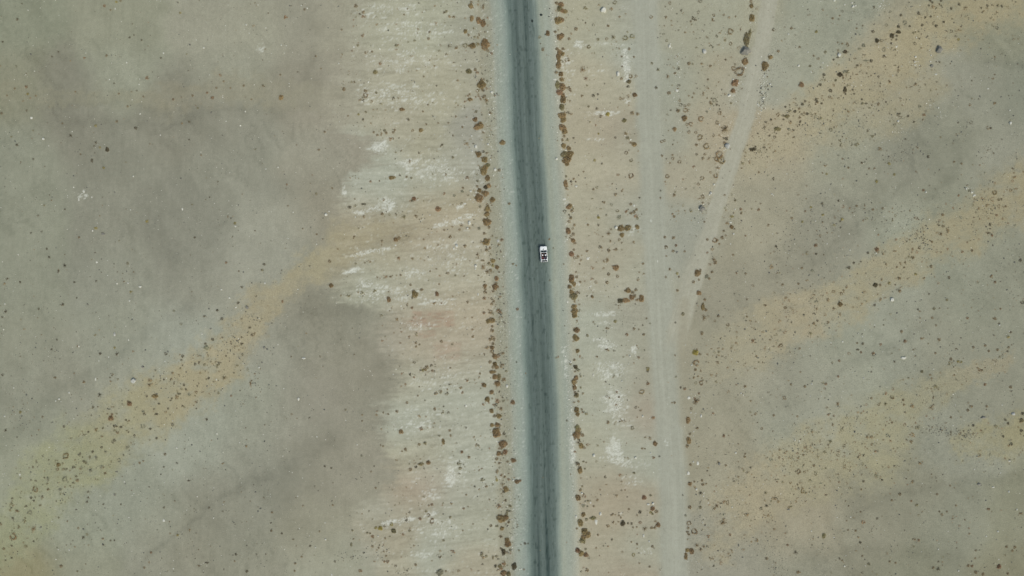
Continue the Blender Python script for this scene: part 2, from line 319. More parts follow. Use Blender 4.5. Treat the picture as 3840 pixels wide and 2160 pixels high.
def ground_material():
    m, nt, b = new_mat('desert_earth')
    N = nt.nodes.new; L = nt.links.new
    def math_(op, a, v=None, clamp=False):
        n = N('ShaderNodeMath'); n.operation = op; n.use_clamp = clamp
        for i, q in enumerate((a, v)):
            if q is None: continue
            if isinstance(q, (int, float)): n.inputs[i].default_value = q
            else: L(q, n.inputs[i])
        return n.outputs[0]
    tc = N('ShaderNodeTexCoord')
    def noise(scale, detail, rough=0.55):
        n = N('ShaderNodeTexNoise'); n.inputs['Scale'].default_value = scale
        n.inputs['Detail'].default_value = detail; n.inputs['Roughness'].default_value = rough
        L(tc.outputs['Object'], n.inputs['Vector']); return n.outputs['Fac']
    at = N('ShaderNodeAttribute'); at.attribute_name = 'tint'
    sa = N('ShaderNodeAttribute'); sa.attribute_name = 'fleck'
    gr = N('ShaderNodeAttribute'); gr.attribute_name = 'grit'
    n1 = noise(1.1, 4); n2 = noise(4.5, 3, 0.65); n3 = noise(2.6, 2, 0.6); n4 = noise(3.7, 3, 0.7); n5 = noise(0.35, 3)
    # fine tone: mean one
    f = math_('ADD', math_('MULTIPLY', math_('SUBTRACT', n1, 0.5), 0.22), 1.0)
    amp = math_('ADD', math_('MULTIPLY', gr.outputs['Fac'], 0.6), 0.44)
    f = math_('ADD', f, math_('MULTIPLY', math_('SUBTRACT', n2, 0.5), amp))
    # dark grit
    th = math_('SUBTRACT', 0.80, math_('MULTIPLY', gr.outputs['Fac'], 0.17))
    dk = math_('MULTIPLY', math_('SUBTRACT', n3, th), 9.0, True)
    f = math_('SUBTRACT', f, math_('MULTIPLY', dk, 0.30))
    vm = N('ShaderNodeVectorMath'); vm.operation = 'SCALE'
    L(at.outputs['Color'], vm.inputs[0]); L(f, vm.inputs['Scale'])
    # pale flecks
    th2 = math_('SUBTRACT', 0.80, math_('MULTIPLY', sa.outputs['Fac'], 0.34))
    th2 = math_('SUBTRACT', th2, math_('MULTIPLY', math_('SUBTRACT', n5, 0.5), 0.25))
    fk = math_('MULTIPLY', math_('SUBTRACT', n4, th2), 8.0, True)
    mx = N('ShaderNodeMix'); mx.data_type = 'RGBA'
    L(math_('MULTIPLY', fk, 0.72), mx.inputs[0]); L(vm.outputs[0], mx.inputs[6])
    c = albedo((206, 209, 200)); mx.inputs[7].default_value = (*c, 1)
    L(mx.outputs[2], b.inputs['Base Color'])
    b.inputs['Roughness'].default_value = 0.95
    b.inputs['Specular IOR Level'].default_value = 0.15
    bp = N('ShaderNodeBump'); bp.inputs['Strength'].default_value = 0.25; bp.inputs['Distance'].default_value = 0.05
    L(n2, bp.inputs['Height']); L(bp.outputs[0], b.inputs['Normal'])
    return m

GROUND_MAT = ground_material()

def plain_mat(name, rgb, rough=0.6, metal=0.0, noise_amt=0.12, scale=14.0, spec=0.4, trans=0.0):
    m, nt, b = new_mat(name)
    n = nt.nodes.new('ShaderNodeTexNoise'); n.inputs['Scale'].default_value = scale; n.inputs['Detail'].default_value = 3
    tc = nt.nodes.new('ShaderNodeTexCoord'); nt.links.new(tc.outputs['Object'], n.inputs['Vector'])
    r = nt.nodes.new('ShaderNodeMapRange'); r.inputs[3].default_value = 1 - noise_amt; r.inputs[4].default_value = 1 + noise_amt
    nt.links.new(n.outputs['Fac'], r.inputs[0])
    v = nt.nodes.new('ShaderNodeVectorMath'); v.operation = 'SCALE'; v.inputs[0].default_value = rgb
    nt.links.new(r.outputs[0], v.inputs['Scale']); nt.links.new(v.outputs[0], b.inputs['Base Color'])
    b.inputs['Roughness'].default_value = rough; b.inputs['Metallic'].default_value = metal
    b.inputs['Specular IOR Level'].default_value = spec
    if trans: b.inputs['Transmission Weight'].default_value = trans
    return m

def leaf_mat(name, rgb):
    """foliage colour with light and dark clumps and a shift from bush to bush"""
    m, nt, b = new_mat(name)
    N = nt.nodes.new; L = nt.links.new
    oi = N('ShaderNodeObjectInfo')
    at = N('ShaderNodeAttribute'); at.attribute_name = 'leaf_tone'
    r = N('ShaderNodeMapRange'); r.inputs[3].default_value = 0.90; r.inputs[4].default_value = 1.36
    L(oi.outputs['Random'], r.inputs[0])
    mu = N('ShaderNodeMath'); mu.operation = 'MULTIPLY'; L(r.outputs[0], mu.inputs[0]); L(at.outputs['Fac'], mu.inputs[1])
    v = N('ShaderNodeVectorMath'); v.operation = 'SCALE'; v.inputs[0].default_value = rgb
    L(mu.outputs[0], v.inputs['Scale'])
    h = N('ShaderNodeHueSaturation')
    r2 = N('ShaderNodeMapRange'); r2.inputs[3].default_value = 0.488; r2.inputs[4].default_value = 0.512
    ml = N('ShaderNodeMath'); ml.operation = 'FRACT'; m3 = N('ShaderNodeMath'); m3.operation = 'MULTIPLY'; m3.inputs[1].default_value = 7.31
    L(oi.outputs['Random'], m3.inputs[0]); L(m3.outputs[0], ml.inputs[0]); L(ml.outputs[0], r2.inputs[0]); L(r2.outputs[0], h.inputs['Hue'])
    L(v.outputs[0], h.inputs['Color']); L(h.outputs[0], b.inputs['Base Color'])
    b.inputs['Roughness'].default_value = 0.9; b.inputs['Specular IOR Level'].default_value = 0.1
    return m

# ------------------------------------------------------------------ object helpers
def tag(o, label=None, cat=None, group=None, kind=None):
    for k, v in (('label', label), ('category', cat), ('group', group), ('kind', kind)):
        if v: o[k] = v
    return o

def mesh_obj(name, me, parent=None):
    o = bpy.data.objects.new(name, me); C.objects.link(o)
    if parent is not None: o.parent = parent
    return o


def sheet_mesh(name, X, Y, Z):
    """X, Y, Z: 2-D arrays (rows, cols) -> quad sheet with the ground's colour fields"""
    R_, K = X.shape
    co = np.stack([X, Y, Z], -1).reshape(-1, 3).astype(np.float32)
    i = np.arange(R_ * K).reshape(R_, K)
    q = np.stack([i[:-1, :-1], i[:-1, 1:], i[1:, 1:], i[1:, :-1]], -1).reshape(-1, 4)
    me = bpy.data.meshes.new(name)
    me.vertices.add(len(co)); me.vertices.foreach_set('co', co.ravel())
    me.loops.add(q.size); me.loops.foreach_set('vertex_index', q.ravel().astype(np.int32))
    me.polygons.add(len(q)); me.polygons.foreach_set('loop_start', np.arange(0, q.size, 4, dtype=np.int32))
    me.update(calc_edges=True)
    A, S, G = field_np(co[:, 0].astype(float), co[:, 1].astype(float))
    a = me.color_attributes.new('tint', 'FLOAT_COLOR', 'POINT')
    a.data.foreach_set('color', np.concatenate([A, np.ones((len(A), 1))], 1).astype(np.float32).ravel())
    for nm, v in (('fleck', S), ('grit', G)):
        t = me.attributes.new(nm, 'FLOAT', 'POINT'); t.data.foreach_set('value', v.astype(np.float32))
    me.polygons.foreach_set('use_smooth', np.ones(len(q), bool))
    me.materials.append(GROUND_MAT)
    return me

# ------------------------------------------------------------------ ground, road, tracks
def axis(half, step, far, n):
    a = np.arange(-half, half + step / 2, step)
    e = half + (far - half) * (np.geomspace(1, 400, n) - 1) / 399
    e = e[1:]
    return np.concatenate([-e[::-1], a, e])
gx = axis(122, 0.36, 4200, 22); gy = axis(72, 0.36, 4200, 22)
GX, GY = np.meshgrid(gx, gy)
ground = mesh_obj('ground', sheet_mesh('ground', GX, GY, zf(GX, GY)))
tag(ground, 'dry stony desert plain of grey and orange sand', 'ground', kind='structure')

def strip_sheet(name, cx_of, half_l, half_r, y0, y1, step_y, step_x, zoff, label, cat):
    ys = np.arange(y1, y0, step_y)
    us = np.arange(-half_l, half_r + step_x / 2, step_x)
    U, Yg = np.meshgrid(us, ys)
    cx = cx_of(ys)
    Xg = cx[:, None] + U * np.ones_like(Yg)
    edge = np.clip(np.minimum(U + half_l, half_r - U) / 0.6, 0, 1)      # the sheet thins out to its edges
    o = mesh_obj(name, sheet_mesh(name, Xg, Yg, zf(Xg, Yg) + 0.006 + (zoff - 0.006) * edge))
    return tag(o, label, cat, kind='structure')

def road_cx(yw):
    X, Y = W2V(0 * yw, yw); xv = road_u(np.clip(Y, -60, 1510))
    return P2W(xv * 1.490683, 0)[0]
def track_cx(pts):
    ty = np.array([p[1] for p in pts], float); tx = np.array([p[0] for p in pts], float)
    def f(yw):
        X, Y = W2V(0 * yw, yw)
        return P2W(np.interp(np.clip(Y, -60, 1510), ty, tx) * 1.490683, 0)[0]
    return f
strip_sheet('road', road_cx, 3.9, 3.6, 210, -210, 0.3, 0.15, 0.022, 'dark gravel road running straight across the desert', 'road')
strip_sheet('dirt_track', track_cx(T1), 2.9, 2.9, 210, -210, 0.3, 0.22, 0.030, 'wide pale dirt track parallel to the gravel road', 'track')
strip_sheet('side_track', track_cx(T2), 2.0, 2.0, 210, -16, 0.3, 0.22, 0.026, 'narrow pale track slanting away from the wide dirt track', 'track')

# ------------------------------------------------------------------ where every bush stands: origin of a plan tile, then x,y,radius(xradius)[colour][shape]
# colours: r rust, b brown (default), o olive, d dark, y yellowish, g grey green; shapes: R ring with open middle, S sparse twigs
BUSHES = {
 (1700, 0): """175,60,22 180,22,12x14 300,70,11x28 185,185,17x28 255,205,22x32 300,235,22x36 122,315,18 155,350,18S 215,370,16oS 205,285,16oS 120,460,22oR 195,462,26 160,460,14 255,445,10 320,450,42 30,480,16 318,408,20 155,718,24o 222,700,15 285,855,38 298,905,16 245,915,16R 340,815,12o 165,950,11 168,1000,22x15 232,1122,13o 220,1203,21 235,1280,27 270,1265,31 300,1335,18S 92,1277,11 25,1172,10 48,1060,8 495,1435,24 5,170,14
  1040,30,16 1085,45,24r 1070,85,25o 1095,105,19r 1125,115,20 1055,205,33 1095,200,19 1025,320,14 1055,300,8 1070,370,26 1092,355,21 1075,395,15 950,335,18x25 868,378,16g 900,498,16 877,442,7d 1045,490,17 1105,490,15 1070,525,23 1098,540,19 1058,570,23 1060,605,19 1058,655,26 1065,685,15 1033,728,17 1082,745,21 1090,800,19 1048,855,21x33o 1080,850,16 1098,880,29x38r 1065,930,26r 1105,1000,25x36 1105,960,18 1092,1078,28x23o 1095,1165,36x31 1105,1205,26 1100,1285,34x29 1120,1325,24 1115,1370,13 1097,1408,13 1148,1410,20oS
  1235,290,17 1165,388,14 1300,700,32rS 1335,790,22rS 1455,395,14o 1180,913,14 1295,965,13 1408,962,15d 1455,948,10d 1175,1018,14S 1410,252,14gR 1363,472,18oR 1360,1072,11o 1445,1092,13d 1462,1345,9y 1210,1390,11d 1190,120,12gS""",
 (1700, 540): """255,105,25 230,85,13 315,158,26 345,215,19o 270,235,13o 320,240,25 305,280,31 345,345,24 238,305,13oS 243,372,12o 355,422,21 328,435,19d 240,425,12 97,440,12 90,478,16g 262,468,19 290,490,13 325,500,27 262,545,36 225,540,17 395,562,23 345,650,20x31 338,705,25x21 320,665,13 345,790,33 318,775,21 355,840,13 258,850,15g 310,900,13 330,985,31 285,985,17S 335,1065,16 247,1115,20S 295,1172,18x11 397,1175,21 398,1225,15y 440,1240,18 300,1240,28S 345,1285,27S 375,1270,15 435,1355,20r 318,1428,18 420,1435,25 462,263,15 562,602,14 488,965,15r 140,340,16r 62,863,12 117,1025,15 12,520,14g 270,630,13o 600,1208,11 633,1223,8 250,1322,11S 20,1323,10o 107,1330,8 165,1175,7
  1110,18,22 1160,42,19 1118,105,30o 1172,105,32 1140,160,38 1145,200,20 1130,400,19x33r 1135,325,11o 1185,377,12d 1212,350,12 1233,378,9 1160,635,21 1175,620,18 1193,675,16 1183,748,15 1165,712,9d 1218,815,13 1155,876,22x30r 1208,905,15 1200,850,11R 1205,970,19 1222,995,15 1190,1108,23r 1213,1063,12 1345,1076,12 1220,1145,13R 1190,1350,25x34 1190,1385,19 1240,1337,14 1215,1410,19 1170,1437,18 1278,1388,12 1355,812,12 1422,163,13y 1310,278,9 1410,457,11 1445,435,12oR 1460,740,14y 1005,1048,9g 1110,1208,8 1435,1390,14R 1270,1208,9 1292,1120,7""",
 (1700, 1080): """320,12,15 320,42,16 312,104,16r 400,30,14 425,8,14 385,160,14 405,135,13 308,250,14r 365,250,18S 350,335,20 390,325,25 390,385,14 390,430,17 368,518,17 408,518,15 397,560,15 390,603,18 380,640,13 400,655,11 418,690,23 370,745,16 418,765,19 435,795,19 400,795,15 395,845,30x15 420,895,24 460,895,16x30o 445,965,36S 445,960,24 385,1048,19 343,1120,23 390,1110,13S 310,977,20 385,1237,18x21 480,1215,15x18 415,1288,16 458,1288,22 390,1380,18 440,1380,19 465,1380,15 598,1150,20r 645,212,14r 93,1052,12r 143,140,12 195,490,13 267,862,11 312,662,8 635,745,8d 430,1440,30 260,897,8 188,297,9 495,1100,9d
  1188,40,19 1210,85,33o 1245,45,15 1215,190,23 1220,235,27x32 1220,275,23 1245,425,24 1220,425,15d 1225,490,21 1240,510,24 1250,632,18 1218,722,13 1178,765,11o 1230,795,19d 1255,825,17o 1225,840,10 1235,905,21 1213,945,23 1218,1000,17x28 1238,1080,21o 1225,1050,13 1215,1150,14S 1260,1140,16S 1240,1225,21x27 1250,1270,18 1290,1220,11 1245,1395,19o 1255,1430,24 1348,478,14o 1397,88,14 1143,1333,10d 1408,342,8 1303,1060,10 1035,700,15gS""",
 (1700, 1620): """435,15,36 510,18,15d 500,120,36 522,200,21r 458,215,21 490,220,16 437,270,16 462,312,12 545,297,12 605,285,19x24r 440,395,14x22 437,478,12x20y 517,452,12 640,498,20r 675,488,13r 530,575,21x28 490,525,14R 525,685,10 570,745,16o 545,795,15o 575,800,12o 535,820,14o 480,870,36 530,860,24 558,905,14 378,942,14 440,945,19oS 490,970,18 478,1050,15 540,1085,21 550,1125,27 525,1140,13 505,1205,19x27d 573,1190,14o 575,1220,10r 285,1237,14o 332,1250,14o 400,1262,12x18o 435,1250,13o 425,1350,16d 470,1350,18o 515,1325,12x24 612,1350,23x30d 505,1420,26 555,1430,22o 710,1380,9r 720,1118,13d 752,1118,8d 83,200,15r 157,252,14 252,135,11o 105,768,12r 215,548,9d 260,577,9 363,677,9 130,630,10 197,926,8 95,990,8 660,1190,9o 645,930,12S
  1240,30,33 1300,30,17 1220,65,13 1285,137,20x27 1262,325,11 1275,385,19x34 1230,308,9R 1323,368,11oS 1283,465,11S 1297,545,10o 1283,582,9x17o 1255,660,22x28 1360,692,19x9o 1310,740,24gS 1350,747,9o 1413,747,11 1450,683,12 1308,830,19 1278,912,23x34 1340,880,14o 1405,865,26x17o 1243,972,11 1320,1000,29 1355,1035,27 1310,1060,21 1300,1090,26o 1250,1190,22r 1285,1220,25 1335,1235,21r 1365,1265,11dR 1345,1388,17 1455,1035,11 1330,1178,12o 1477,580,8r 1440,297,10oR""",
 (1920, 0): """1035,25,18oR 1083,168,10 968,258,13 952,390,13R 1018,375,24oS 1140,382,23oR 1210,365,20oR 1080,487,11S 1178,490,13 1103,568,10 1228,572,10 1110,668,9 1102,790,13 1195,768,19R 1250,765,13R 1177,820,19o 1167,872,14d 1235,955,20 1168,965,13R 1090,990,14R 1122,992,11R 965,1148,18y 1208,1138,17 1265,1148,16 1130,1212,19o 870,1345,9y 1040,1385,11d 1163,1390,17o 1145,1345,22S 1200,1435,34x14S 1400,170,16R 1408,638,13o 1450,882,15d 1580,935,17 1558,408,12oR 1590,32,15R 1470,705,22oS 1780,640,17 2415,180,24x34 2200,320,27R 2200,440,17R 2360,400,28x56o 2395,330,12x36o 2345,620,26x34 2230,690,20R 2290,720,42R 2245,835,32r 2225,915,21 2545,665,30x44 1670,1115,17 1745,1110,20R 1740,1065,13R 1780,1055,14R 1735,1190,25 1900,1198,25R 2037,1008,20gR 1800,1250,20R 1758,1252,13R 1635,1300,18 2090,1140,18R 2065,1235,18R 2145,1300,46S 2160,1395,16d 1780,1330,15R 1890,1385,24R 1510,1425,16R 1535,1415,12R 1925,940,13x27S 1830,940,10 1690,1015,12R 2300,295,8r 1815,980,9 1850,1335,14R 2030,1365,12R 1960,1125,12g 1995,665,13 2150,600,10 1800,215,10 2185,175,16S 2250,165,9 2130,150,11R 2030,150,12R 1970,800,10 2060,365,12g 2020,475,11g 2410,60,16x22 2405,15,14x16 1640,740,18S 1565,770,16x28S""",
 (2880, 0): """1515,138,16d 1335,155,14d 1095,410,19d 1055,320,15d 1310,272,16d 1550,255,13d 1245,362,20d 1310,325,24x13d 1295,362,11d 1290,400,10d 1242,400,8d 1240,437,11d 1425,265,11d 1690,262,15d 1767,223,12d 1920,42,13d 1843,87,13d 1740,8,12d 1630,8,14d 1650,27,11d 1635,168,11d 1580,178,16dS 775,523,18d 700,580,15x8d 900,658,16x11d 1038,612,15d 985,612,40x14gS 960,460,18g 922,493,20x11g 775,722,24x15g 722,752,21d 562,752,15d 523,853,15d 497,870,7d 628,913,17d 775,903,17x23d 853,903,10d 867,945,9d 780,945,9d 335,853,23r 483,1002,15d 497,1022,13d 375,1020,12d 347,1048,15d 272,1122,15d 315,1093,11 397,1145,14d 190,1168,24x14o 95,1298,32x17o 30,1205,12d 155,1202,10d 175,1075,11d 218,1057,8d 325,1225,12d 318,1255,9d 300,1270,7d 540,1040,11d 945,1000,11d 990,1040,16x7d 1188,1028,9d 1130,838,8d 755,780,9x17 680,808,13o 895,748,14x7 575,525,14o 422,665,12o 458,563,10 503,590,12R 485,320,14y 650,185,12 710,195,10g 235,285,13 318,475,11 745,440,10 700,428,8 105,515,14 25,575,20 1920,305,24x12S 1915,398,13y 1570,1155,14r 1525,1070,15g 1408,1168,12d 2282,573,9 2285,1038,10 2240,1290,11d 1737,1380,9o 208,1300,20gS 205,1345,13oS 2145,78,14dS 1375,230,20gR 1480,325,14oS 1190,255,14gR 1230,120,13gR 1175,125,10gR 1165,500,18gR 1280,500,13oS 1460,330,14oS 800,455,14R 705,505,11R 950,260,8 890,285,9 795,435,11S 15,1365,10d 480,1175,13gR 100,1155,18R 620,975,15R 660,600,10d""",
 (1920, 540): """1230,5,20 1150,88,17R 1200,165,17oR 1198,318,24R 1510,118,13 1855,10,14 1563,325,19R 1618,145,14R 1685,180,18R 1615,110,10 1590,190,13S 1955,25,28R 1940,105,17S 1920,145,18S 1980,145,19S 2085,110,33R 2110,165,34R 2060,150,23R 2070,240,20S 2050,320,21R 2000,285,12R 1915,345,19R 1875,405,14R 1920,530,19R 1920,590,11 1633,513,15 1495,470,9d 1495,543,11 1040,507,15 1105,472,10 1283,540,9d 1195,605,14 1225,685,17 1195,697,14 1252,658,13 1260,748,14o 1075,738,20g 1060,672,15oR 1000,612,14gR 948,715,13oS 870,740,13y 1095,850,29 1165,845,27 1260,835,17x22 1000,860,15S 970,900,24S 1107,917,20 1080,962,12R 1105,993,13S 990,975,12S 1222,987,11 1047,1060,14 973,1070,16 900,1042,10 960,1165,23S 1045,1245,27 972,1310,16 958,1393,16 1060,1332,14R 1630,730,13 1625,943,15 1537,937,14 1550,1037,17 1650,1020,13r 1618,1077,12 1738,1080,11 1553,1127,10 1965,962,13 2040,970,23R 2065,970,13 2115,942,16 2085,1005,11 2030,1165,24S 2045,1195,17 1865,1300,29 1895,1270,14 2013,1288,13 1960,1335,18g 1985,1355,12 1825,1388,15 1880,1365,11 1548,1340,11 1587,1260,13 1663,1303,13y 1680,1337,10 1318,1205,11 1325,1305,9 1280,1290,8 2210,730,20x13y 2210,835,18 2240,855,13S 2303,655,13r 2480,660,14r 2420,55,30x15d 2450,25,10d 2140,515,11 2310,243,8 2485,285,10 2130,875,11 1935,783,10 2350,922,9r 2350,1303,11 2305,698,10 2225,1115,11 1965,1092,10r 2150,920,9 2345,575,12dS 2245,565,11o 2390,190,13S""",
 (2880, 540): """1613,127,14d 1220,197,13y 1093,375,15y 1270,307,12y 945,190,11 810,238,11 752,148,9r 1018,247,10 1073,247,10 590,300,11y 1565,465,13r 1918,517,11r 2030,470,13o 2205,615,16S 2280,490,21R 2395,628,11 1758,713,14 2300,717,12r 432,635,11y 375,677,10r 552,712,12y 745,757,15y 728,778,9d 345,782,11y 665,818,12yR 712,570,16dS 548,600,13d 1055,658,12 1155,648,12 893,625,12 480,1020,17r 445,1275,15g 815,1245,15d 863,1195,12d 1095,1062,18r 1005,1095,13d 1280,1077,18x9 1425,963,13S 1395,980,12dS 1650,985,11 1525,1045,15R 1640,1230,14 1740,905,18S 1458,1145,20x28S 1485,1310,13y 1320,1352,15 1080,1420,20d 1130,1420,12 1220,1400,18yS 2053,1072,12 2235,808,12x17d 2253,922,13r 2285,1390,13r 2540,1170,15d 1955,1085,12r 340,1250,12 485,1105,11d 145,1415,12 90,1295,9 240,745,12 305,1405,11 1945,198,11 1870,180,11 1190,1210,16S 1380,1195,10 1300,1238,10 1370,1243,10 80,1030,13d 55,350,10x16d""",
 (2880, 1080): """1380,537,17r 1343,438,14 1057,655,15r 935,645,12r 715,732,12r 900,620,16x10d 953,560,13d 895,553,10 1132,567,12r 1543,508,12 1720,520,14 1650,300,12 1670,207,14o 1800,120,13o 1325,32,15 1690,375,13S 2005,303,13r 2283,307,15 2418,490,14y 2445,445,11 2185,580,12 2065,595,12 2308,622,13 2220,633,12 2420,598,12 1838,713,15 1912,738,13y 1942,745,11y 2150,827,11 2182,972,14r 2440,995,15 1412,905,13oS 1548,840,15o 1683,655,11 700,1165,22S 1180,1165,21oS 1040,1108,12 1360,1125,12 2008,1230,13 2198,1190,12 1838,1300,11 2062,1382,13d 2413,1363,13d 2388,1327,11d 2560,1265,16d 2550,1330,18o 1238,1108,9 725,265,17S 605,345,13 725,165,21 490,210,17S 660,35,16R 738,60,16R 175,198,15 660,205,12 130,580,18R 460,355,14 497,330,11d 370,990,13 230,970,11 705,890,12r 580,965,13r 165,1105,16R 57,1280,12 1072,172,12d 2560,145,17dR 2330,360,15dS 1507,215,10d 1620,60,9d 2548,1435,16d""",
 (2880, 1620): """2325,1355,20r 2090,1410,15 2162,1430,15 2412,1422,13 2015,1345,14 2050,1348,13r 1710,1378,22dS 1660,1363,12 1713,1302,9d 1512,1088,13r 2218,775,14r 2485,1158,14 2400,1155,12 2460,1195,13 2090,1190,11 2085,1270,9 1013,1328,14o 928,1110,13d 948,1245,10 1222,1302,11 1282,1315,11 1098,870,11d 560,1042,16x22o 1327,625,15 1245,687,12 930,803,9 880,992,11 805,985,9 460,335,13 355,230,11 115,178,11 625,95,23oS 605,130,13S 765,140,15R 905,255,15S 960,232,15dS 348,590,16x27R 295,530,13S 305,398,21R 1890,738,10 1722,800,9 1798,800,9 1830,538,9 2362,42,12d 2545,820,24x17S 275,1210,22dS 195,1133,12r 60,975,15S 1495,735,12y 1700,625,12""",
 (1920, 1080): """1170,25,23 1140,28,12 1215,45,17 1247,18,14 1205,95,23 1090,130,28x20d 1145,125,33x22 1235,78,15 1260,120,22S 1302,105,22x33 808,88,15 1040,335,15y 960,405,19x11 1225,410,14 1275,415,12S 1155,468,15r 1325,468,13 1390,357,9g 1353,305,9 1665,25,13 1643,348,10d 1718,262,17o 1880,50,21 1940,118,13 1920,190,15x36 1950,220,15 1930,300,22x38S 1910,455,13x21 1845,650,25y 1890,665,17S 1855,755,29R 1845,822,14 1898,835,11x20S 1905,955,17x23R 1830,902,11 1872,888,12S 1850,1140,40x36S 1772,1330,19x32 1863,1410,13 1805,1215,13R 1365,812,17y 1365,834,13d 1367,962,15r 1305,1045,23R 1420,1305,16r 1213,1408,17oR 965,1350,16 1105,1337,11 1077,1097,10 955,1090,12R 980,1105,9 1635,1152,13 1737,1013,15r 1698,1000,11d 1650,892,11g 1640,677,9 1880,1060,10r 2075,283,12 2172,370,16R 2345,990,13 2458,685,10 2365,113,13S 2402,1135,10 2365,287,10 2550,175,12 2040,330,11R 2510,1413,12R""",
 (1920, 1620): """1440,118,20 1435,95,10 1423,257,13r 1483,245,9d 1310,165,11 1337,168,9 1135,257,11oS 1790,20,13 1778,85,19x33 1762,140,17 1797,328,13 1790,522,18r 1833,498,10 1912,488,12 1920,525,15 1955,520,14S 1898,615,22dS 1893,757,16o 1788,755,17 1330,660,20r 1395,638,12o 1415,772,20r 1453,800,17 1415,825,20oS 1395,810,13y 1288,805,16d 1258,838,12S 1175,778,11 1115,920,23d 1168,920,11d 1205,923,12d 1218,960,9 1255,955,9 1020,910,16S 967,945,15 1070,905,11S 1078,840,9 1095,860,10 1015,825,13S 1000,835,9 1040,833,7 1335,975,26x24S 1405,965,14 1440,965,14 1470,935,21r 1440,900,15S 1223,1237,16yR 1260,1128,11 1202,1107,9 1413,1152,13 1007,1083,11d 1385,1355,11 1780,918,20rR 1772,967,13 1765,1005,13 1780,1028,13 1768,1080,11S 1835,1000,27R 1900,1180,21S 1860,1140,20S 1930,1150,18S 1765,1190,19 1808,1200,20x28 1750,1250,15x33 2130,38,14r 2038,770,12 2150,335,11 1745,840,12g 2340,247,12 2345,220,9 2560,740,17dS 2550,610,18oS 2120,910,30S 2560,1270,15 1718,635,9d 2168,710,13x25R 2060,740,24S""",
 (960, 0): """1005,58,17 1080,122,16 1073,360,14r 1745,322,13 1735,388,13 1410,457,14o 1025,457,13o 1200,725,19o 1250,638,14r 1168,520,11 1100,530,9x14 885,898,15x19 1100,915,17 1103,960,22R 1210,933,13o 253,982,22 1467,1100,23x15 1103,1125,11o 1030,1150,11y 1660,1310,19 1295,1312,14o 1310,1335,13 1395,1307,12 1380,1330,12 1220,1357,13 1257,1357,9 1183,1328,12 1595,407,11o 1530,422,12oS 1490,147,9 1523,88,9 862,298,10 488,95,11 1680,1120,10 1730,1053,9 1713,1250,10 1818,862,9d 1630,290,9 655,690,8 690,1325,11 600,565,10 422,725,12dS 1688,770,9 1833,1235,9 1935,1235,9 925,1165,9 245,752,10""",
 (960, 540): """630,57,11 1368,338,30x17 1448,312,15dS 1515,330,12 1562,340,11o 1980,135,13o 1150,375,11r 1590,550,18r 1832,655,23r 940,638,17d 998,625,17oS 1082,605,24x11d 1268,703,15 1342,710,11oR 1490,735,25oS 1608,722,28x11S 1665,750,8 1405,962,19 1437,948,16 1268,977,17S 1435,1150,15r 1553,1418,12 755,1425,19 740,1180,14 1830,1015,10 1150,1185,10 1095,1197,9 1687,957,9 988,932,10 820,1055,13S 1545,170,9x16 1353,1335,11 1455,1320,11 1220,1340,9 80,1210,17x11d 62,1268,13o 765,443,9 323,622,8 1843,1410,10 1895,865,10 1812,1255,8 1750,1278,9 610,908,9""",
 (960, 1080): """1335,115,17x26 1600,65,29 1585,35,17 1820,60,15x22r 1665,18,15 1570,200,13r 1335,38,8 1610,550,12 1612,590,11 1645,570,12S 1865,537,14 1720,795,17 1700,815,17 1680,827,14y 1655,828,10d 1775,832,12r 1590,897,10r 1520,1153,13 1418,1240,15 1330,1268,10 1800,1217,13x18 1070,1275,9 1070,1337,9 1955,805,10 1630,1083,9 1950,1432,13 1460,1445,20 1700,1130,8d 1888,1190,8d 265,135,10x17r 1883,1252,7""",
 (960, 1620): """1643,125,14 1703,112,17o 1505,175,16 1470,192,9 1885,95,13x28 1958,35,11 1553,375,17 1610,350,13d 1660,322,25x15o 1735,308,18r 1280,142,10 1062,237,11g 692,343,10d 757,362,9d 1205,562,10 1190,343,8d 775,735,10 1770,730,13r 1738,740,10 1362,930,17y 1207,965,15y 1252,968,19y 1385,995,21o 1172,1050,14r 1120,1015,12o 1147,1020,10 1650,873,16r 1515,887,13d 1737,835,16R 1772,897,18x25R 1955,857,13o 1545,993,12o 1480,1030,12r 958,1133,13x18o 970,990,11o 980,1075,13S 1325,1303,16r 1292,1303,12r 1310,1245,10 1083,1215,9d 545,1145,11d 1605,1335,13 1770,1295,10S 1050,1395,16r 1850,1415,28x34g 1910,1400,10 793,1302,10d 390,1395,10 162,808,11 155,993,11 260,1020,10d 375,1080,9o 460,1255,10 395,1320,11 640,1000,9 1235,1165,10 1300,1068,13S""",
 (0, 0): """1053,60,14r 1478,783,16r 265,872,14r 2138,985,16r 1365,1287,15d 1620,583,10d 525,570,9d 590,522,8d 1305,377,10d 1347,353,8d 1425,403,9d 278,945,13y 148,890,10 1745,1000,11r 1938,962,11 2177,883,10 2085,932,11r 2318,885,9 2452,862,11 1443,972,9 1195,942,10 1377,912,9d 1175,1222,12 963,1265,13y 1285,1070,10 1903,1225,10d 1990,1087,10o 710,1365,20dS 965,1435,17dS 225,38,11dS 180,195,16dS 165,668,15gS 2248,818,10 1112,100,9 1172,20,13y 1213,10,10 1813,128,11y 628,1242,9 268,1112,10d 1148,838,9d 2530,1000,9 1905,1405,9d 25,420,10d 335,1312,12oS 15,1140,12 115,1375,13oS 70,960,9 758,923,9 360,965,9""",
 (0, 540): """925,167,12x19d 1080,57,18d 1045,240,13y 965,848,21x12y 1482,780,15y 797,938,10 335,152,10d 653,657,9d 2363,797,13y 2277,1193,12r 655,1225,22dS 495,1138,12d 470,1055,11d 970,1380,13dS 750,1390,10d 590,1275,10d 385,717,18x9dS 312,893,12dS 1285,1200,13o 170,10,13d 203,1390,11d 810,103,9 1958,940,10d 2110,535,8d 2193,378,8d 2025,112,9 2325,748,12dS 2435,1440,16dS 945,20,12dS 1005,35,11y 75,1355,16dS""",
